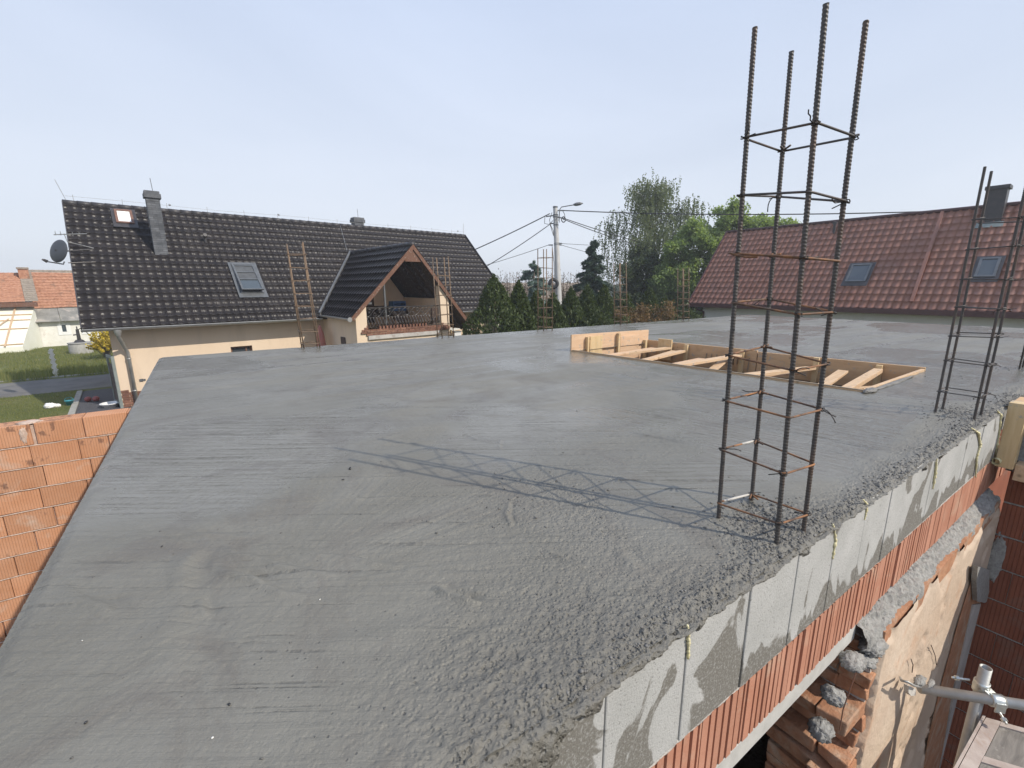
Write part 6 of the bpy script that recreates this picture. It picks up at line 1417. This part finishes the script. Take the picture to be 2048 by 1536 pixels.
# hedge of columnar thujas along y = 15
hed = [(989, 557, 70, 'widest dark thuja of the hedge, touching the right end of the dark roof'), (1037, 567, 46, 'narrow dark thuja second from the left end of the hedge'),
       (1073, 586, 42, 'low thuja in front of the blue spruce'), (1107, 592, 44, 'low thuja right at the foot of the utility pole'), (1142, 581, 44, 'rounded thuja just right of the utility pole'),
       (1175, 576, 42, 'pointed thuja left of the dark spruce foot'), (1209, 575, 40, 'slim thuja in front of the dark spruce'), (1256, 594, 40, 'brownish low thuja just right of the far cage in front of the birch'),
       (1300, 579, 40, 'pointed dark thuja below the birch'), (1330, 596, 38, 'last small thuja at the right end of the hedge')]
for k, (u, v, wpx, lab) in enumerate(hed):
    d = wr(u, 570); p = CC + d * (15.0 / d[1]); p[2] = 0; dist = p[0] * .5629 + p[1] * .8265
    make_thuja('thuja', tuple(p), hgt(u, v, p), wpx / 2 / FPX * dist * 1.7, lab, 300 + k, 9000 if k < 8 else 7000)
p = gpx(1186, 27); make_conifer('spruce', p, hgt(1186, 480, p), 1.9, 'dark green pointed spruce between the utility pole and the birch', 401, 'spruce', 110, 520)
p = gpx(1068, 24); make_conifer('blue_spruce', p, hgt(1068, 522, p), 2.2, 'pale blue green spruce behind the hedge left of the utility pole', 402, 'blue_spruce', 60, 330)
p = gpx(1298, 34); make_birch(p, hgt(1300, 366, p), 3.5, 'tall weeping birch with drooping branches behind the hedge', 403)
p = gpx(1290, 31)
make_broad('dark_tree', p, 7, [(-.9, 0, 4.6, 1.1), (.2, .3, 5.4, 1.2), (2.4, .2, 3.4, 1.1), (2.8, .2, 2.4, 1.1), (2.9, 0, 1.6, 1.2), (-2.6, .3, 2.6, .9), (1.6, .4, 1.6, 1.2), (1.1, -.2, 4.6, 1.1), (-.3, .5, 3.4, 1.2), (.9, .5, 3.1, 1.2), (-1.5, .2, 3.0, 1.0), (1.9, .2, 3.6, 1.0), (2.3, .0, 2.4, 1.0), (0, 0, 2.2, 1.2), (-1.9, .3, 1.8, .9)], 'dark dense tree filling the space under the birch', 404, 'dark', .085, 620)
p = gpx(1432, 30); hh = hgt(1430, 408, p)
make_broad('maple', p, hh, [(.5, -.3, hh - .9, 1.1), (1.7, -1.1, hh - 1.5, 1.2), (-1.2, .7, hh - 1.9, 1.2), (3.0, -2.0, hh - 1.9, 1.1), (4.2, -2.8, hh - 2.0, .8), (-2.3, 1.6, hh - 2.9, 1.0), (.2, 0, hh - 2.4, 1.3), (1.9, -1.3, hh - 2.9, 1.3), (-1.6, 1.1, hh - 3.9, 1.2), (.4, 0, hh - 4.0, 1.2), (-1.0, .6, hh - 5.2, 1.1), (3.1, -2, hh - 3.7, 1.2), (-2.3, 1.5, hh - 5.5, 1.1), (.8, -.5, hh - 5.5, 1.1), (-1.0, .8, hh - 6.6, 1.1), (-2.2, 1.5, hh - 7.0, 1.1), (-2.9, 2.0, hh - 4.4, 1.1), (-.3, .2, hh - 3.2, 1.1), (-3.0, 2.0, hh - 6.2, 1.1), (.6, -.4, hh - 6.9, 1.1)], 'bright spring green maple behind the red roof', 405, 'maple', .085, 1000, 'maple', .2)
for k, (u, d, w_, v, mt, lab) in enumerate([(1283, 21.0, .95, 603, 'russet', 'russet leaved shrub in front of the birch beside the slab edge'), (1335, 22, .9, 606, 'russet', 'reddish brown shrub near the slab corner'), (1378, 23, .8, 610, 'shrub', 'small green shrub beside the downpipe of the red roofed house'), (1215, 19.2, .8, 615, 'shrub', 'yellowish green low shrub beneath the spruce'), (1252, 20.2, .8, 615, 'russet', 'small brown shrub behind the far cage')]):
    p = gpx(u, d); h_ = hgt(u, v, p); make_broad('shrub', p, h_, [(0, 0, h_ - w_ * .6, w_ * .75), (-w_ * .6, .1, h_ - w_ * 1.2, w_ * .8), (w_ * .6, 0, h_ - w_ * 1.1, w_ * .8), (0, 0, h_ - w_ * 1.9, w_)], lab, 420 + k, mt, .05, 420, 'shrub', .05, 'bark', 'shrubs behind the slab')
for k, (u, d, v, w_, lab) in enumerate([(1020, 29, 545, 1.9, 'bare budding bush with pinkish twigs left of the blue spruce'), (1128, 30, 545, 1.7, 'bare budding bush with pinkish twigs right behind the utility pole')]):
    p = gpx(u, d); h_ = hgt(u, v, p); g = np.random.default_rng(440 + k); t = thing('bare_bush', lab, 'bush', tuple(p), 'budding bushes'); mb = MB(); Cs = []
    for q in range(150):
        a = g.random() * 6.28; e = p + np.array([math.cos(a) * w_ * g.random() ** .6, math.sin(a) * w_ * g.random() ** .6, h_ * (.62 + .4 * g.random())]); m_ = p * .45 + e * .55 + np.array([0, 0, .25]); mb.tube([p + (e - p) * .08 * np.array([1, 1, 0]), m_, e], [.02, .012, .004], 4); Cs += [m_ * (1 - s_) + e * s_ + g.normal(size=3) * .10 for s_ in g.random(34)]
    mb.build('trunk', M['bark'], t); Cs = np.array(Cs); u_, v_ = frame(g, len(Cs), .05, .022, .4); leaf_cloud('crown', Cs, u_, v_, LF['twig'], t)
p = gpx(1012, 46); dh = thing('distant_house', 'low brown roofed house glimpsed behind the budding bushes', 'house', tuple(p)); hz = hgt(1010, 566, p)
mb = MB(); mb.prism([(p[0] - 7, p[1] + 3, hz - 2.2), (p[0] - 7, p[1] - 3, hz - 2.2), (p[0] - 7, p[1], hz)], (16, -3, 0)); mb.build('roof', M['verge_old'], dh); mb = MB(); mb.prism([(p[0] - 6.6, p[1] + 2.6, 0), (p[0] - 6.6, p[1] - 2.6, 0), (p[0] - 6.6, p[1] - 2.6, hz - 2.202), (p[0] - 6.6, p[1] + 2.6, hz - 2.202)], (15.2, -2.85, 0)); mb.build('wall', M['white_render'], dh)
p = gpx(2, 62); make_broad('distant_tree', (p[0] - 1.6, p[1], 0), 6, [(0, 0, hgt(2, 575, p), 2.0), (-2, 0, 3.6, 2.4), (.6, 0, 2.6, 1.8)], 'dark green tree beyond the old tiled house at the left edge', 450, 'dark', .16, 110)
# far tree line (reads as one mass)
g = np.random.default_rng(9); n = 26000; a = np.radians(g.uniform(-25, 125, n)); rr = 150 + 25 * g.random(n); hmax = 3.2 + 2.6 * fbm(a * 40, a * 0, 3, 4); C_ = np.stack([np.cos(a) * rr, np.sin(a) * rr, hmax * g.random(n) ** .8], -1); u_, v_ = frame(g, n, .7, .5); tl = leaf_cloud('treeline', C_, u_, v_, LF['dark'], None); tl['kind'] = 'stuff'; tl['label'] = 'far low line of trees along the horizon'; tl['category'] = 'trees'

# ================================================================== SMALL THINGS AT THE LEFT
p = onz(113, 752, 0); pz = hgt(109, 697, p); po = thing('concrete_post', 'whitish notched concrete post standing on the far verge of the lane', 'post', tuple(p)); mb = MB(); k = 0; z = -.1
lean = (vert(109, 697, p) - p)
mb.box((p[0] - .045, p[1] - .04, -.1), (p[0] + .045, p[1] + .04, pz), None)
z = .1
while z < pz - .05: mb.box((p[0] - .085, p[1] - .05, z), (p[0] + .085, p[1] - .042, z + .045)); mb.box((p[0] + (.047 if k % 2 else -.10), p[1] - .04, z + .05), (p[0] + (.10 if k % 2 else -.047), p[1] + .04, z + .085)); z += .115; k += 1
mb.build('post', M['white_render'], po)
p = onz(164, 706, 0); we = thing('well', 'round concrete well ring with a rusty hand pump on its lid', 'well', tuple(p)); rr_ = .56
MB().lathe([(rr_ * .98, -.2), (rr_, .55), (rr_ * .9, .6), (0, .62)], p, 32).build('ring', M['kerb'], we, True)
MB().lathe([(rr_ * 1.02, .601), (rr_ * 1.02, .66), (0, .68)], p, 32).build('lid', M['mortar_grey'], we)
mb = MB(); mb.tube([p + [0, 0, .68], p + [0, 0, 1.45]], [.10, .075], 10); mb.tube([p + [0, 0, 1.40], p + [.25, -.1, 1.55], p + [.50, -.2, 1.15]], .028, 6); mb.tube([p + [0, 0, 1.15], p + [-.22, -.05, 1.12]], .04, 8); mb.tube([p + [0, 0, 1.45], p + [0, 0, 1.62]], .03, 8); mb.lathe([(0, .68), (.28, .68), (.18, .80), (.1, .84)], p, 12); mb.build('hand_pump', M['iron'], we)
p = onz(214, 717, 0); g = np.random.default_rng(60); t = thing('forsythia', 'yellow flowering bush beside the gable of the cream house', 'bush', tuple(p)); mb = MB(); Cs = []
for q in range(60):
    a = g.random() * 6.28; e = p + np.array([math.cos(a) * .95 * g.random() ** .5, math.sin(a) * .95 * g.random() ** .5, .5 + 1.15 * g.random()]); mb.tube([p, p * .5 + e * .5 + [0, 0, .2], e], [.012, .008, .004], 4); m_ = p * .5 + e * .5 + np.array([0, 0, .2]); Cs += [m_ * (1 - s_) + e * s_ + g.normal(size=3) * .03 for s_ in g.random(40)]
mb.build('trunk', M['bark'], t); Cs = np.array(Cs); u_, v_ = frame(g, len(Cs), .06, .04); leaf_cloud('crown', Cs, u_, v_, LF['yellow'], t)
p = onz(205, 704, 0); make_broad('shrub', (p[0] + .6, p[1] + 1.2, 0), 1.8, [(0, 0, 1.3, .6), (.5, 0, .9, .6), (-.4, 0, .7, .5)], 'dark round shrub behind the yellow bush', 461, 'dark', .05, 420, 'shrub', .05)
# gate leaf, seen edge on
p = onz(244, 816, 0); q = p + np.array([-.62, 2.3, 0]); gt = thing('gate', 'tall grey green gate leaf standing edge-on beside the downpipe', 'gate', tuple(p)); e_ = (q - p) / np.linalg.norm(q - p); s2 = np.array([e_[1], -e_[0], 0]); zt = hgt(228, 712, p)
def Gp(x, y, z): return tuple(p + e_ * x + s2 * y + np.array([0, 0, z]))
mb = MB(); mb.box((-.06, -.04, 0), (.05, .04, zt), Gp); mb.box((.9, -.03, 0), (.98, .03, zt - .02), Gp); mb.box((.052, -.03, zt - .10), (.898, .03, zt - .02), Gp); mb.box((.052, -.03, .08), (.898, .03, .16), Gp); mb.build('gate_frame', M['gate'], gt)
mb = MB()
for k in range(int((zt - .3) / .16)): mb.box((.052, -.012, .17 + k * .16), (.898, .012, .31 + k * .16), Gp)
mb.build('gate_boards', M['gate_dark'], gt); mb = MB(); mb.box((.01, .10, .05), (.12, .18, zt - .12), Gp); mb.build('gate_post', M['gate_dark'], gt)
# things lying about
p = onz(105, 815, 0); ws = thing('cloth_bundle', 'crumpled white cloth bundle lying on the shaded lawn', 'cloth', tuple(p)); lump('cloth', p + [-.05, 0, .06], (.16, .12, .09), M['white'], ws, 501, 4, .9); lump('cloth', p + [.14, .03, .04], (.07, .06, .06), M['white'], ws, 502, 3, .9)
p = onz(140, 810, 0); te = thing('toy_bucket', 'small teal toy bucket on the lawn beside the gravel kerb', 'bucket', tuple(p)); MB().lathe([(0, 0), (.08, 0), (.11, .15), (.12, .15), (.12, .165), (.10, .165), (.07, .02), (0, .02)], p, 18).build('bucket', M['teal'], te, True); MB().tube([p + np.array([.115 * math.cos(a), .02, .16 + .10 * math.sin(a)]) for a in np.linspace(0, 3.14, 9)], .008, 6).build('handle', M['teal'], te)
for k, (u, v, lab) in enumerate([(177, 804, 'left one of two scuffed red balls on the dark gravel'), (193, 803, 'right one of two scuffed red balls on the dark gravel')]):
    p = onz(u, v, 0); tag(lump('ball', p + [0, 0, .10], (.10, .10, .095), M['ball_red'], None, 510 + k, 3, .02), lab, 'ball', 'balls on the gravel')
p = onz(222, 814, 0); tb = thing('white_basin', 'shallow white plastic basin on the gravel by the gate', 'basin', tuple(p)); MB().lathe([(0, .01), (.20, .01), (.25, .13), (.28, .13), (.28, .145), (.235, .145), (.185, .03), (0, .03)], p, 28).build('basin', M['white'], tb, True)
# pale awning and boxes glimpsed under the gable's right slope
p = onplane(920, 664, B(0, -.5, 0), uy); aw = thing('pale_awning', 'pale canvas awning glimpsed between the balcony gable and the hedge', 'awning', (p[0], p[1], 0)); s3 = lambda u, v: np.array(onplane(u, v, B(0, -.5, 0), uy))
mb = MB(); a, b, c = s3(904, 660), s3(928, 655), s3(948, 661); mb.prism([tuple(a), tuple(b), tuple(b + [0, 0, -.05]), tuple(a + [0, 0, -.05])], tuple(uy * .9)); mb.prism([tuple(b), tuple(c), tuple(c + [0, 0, -.05]), tuple(b + [0, 0, -.05])], tuple(uy * .9)); mb.build('canvas', M['canvas'], aw)
for e_p in (a, c): MB().tube([e_p + uy * .05, (e_p[0], e_p[1], 0)], .03, 6).build('pole', M['lumber_v'], aw)
p = s3(913, 672); bx = thing('white_bin', 'white box standing under the pale awning', 'box', (p[0], p[1], 0)); MB().box((p[0] - .18, p[1] - .15, 0), (p[0] + .18, p[1] + .15, s3(913, 664)[2])).build('box', M['white'], bx, bevel=.02); MB().box((p[0] - .2, p[1] - .17, s3(913, 664)[2] + .002), (p[0] + .2, p[1] + .17, s3(913, 664)[2] + .05)).build('lid', M['frame_light'], bx, bevel=.01)
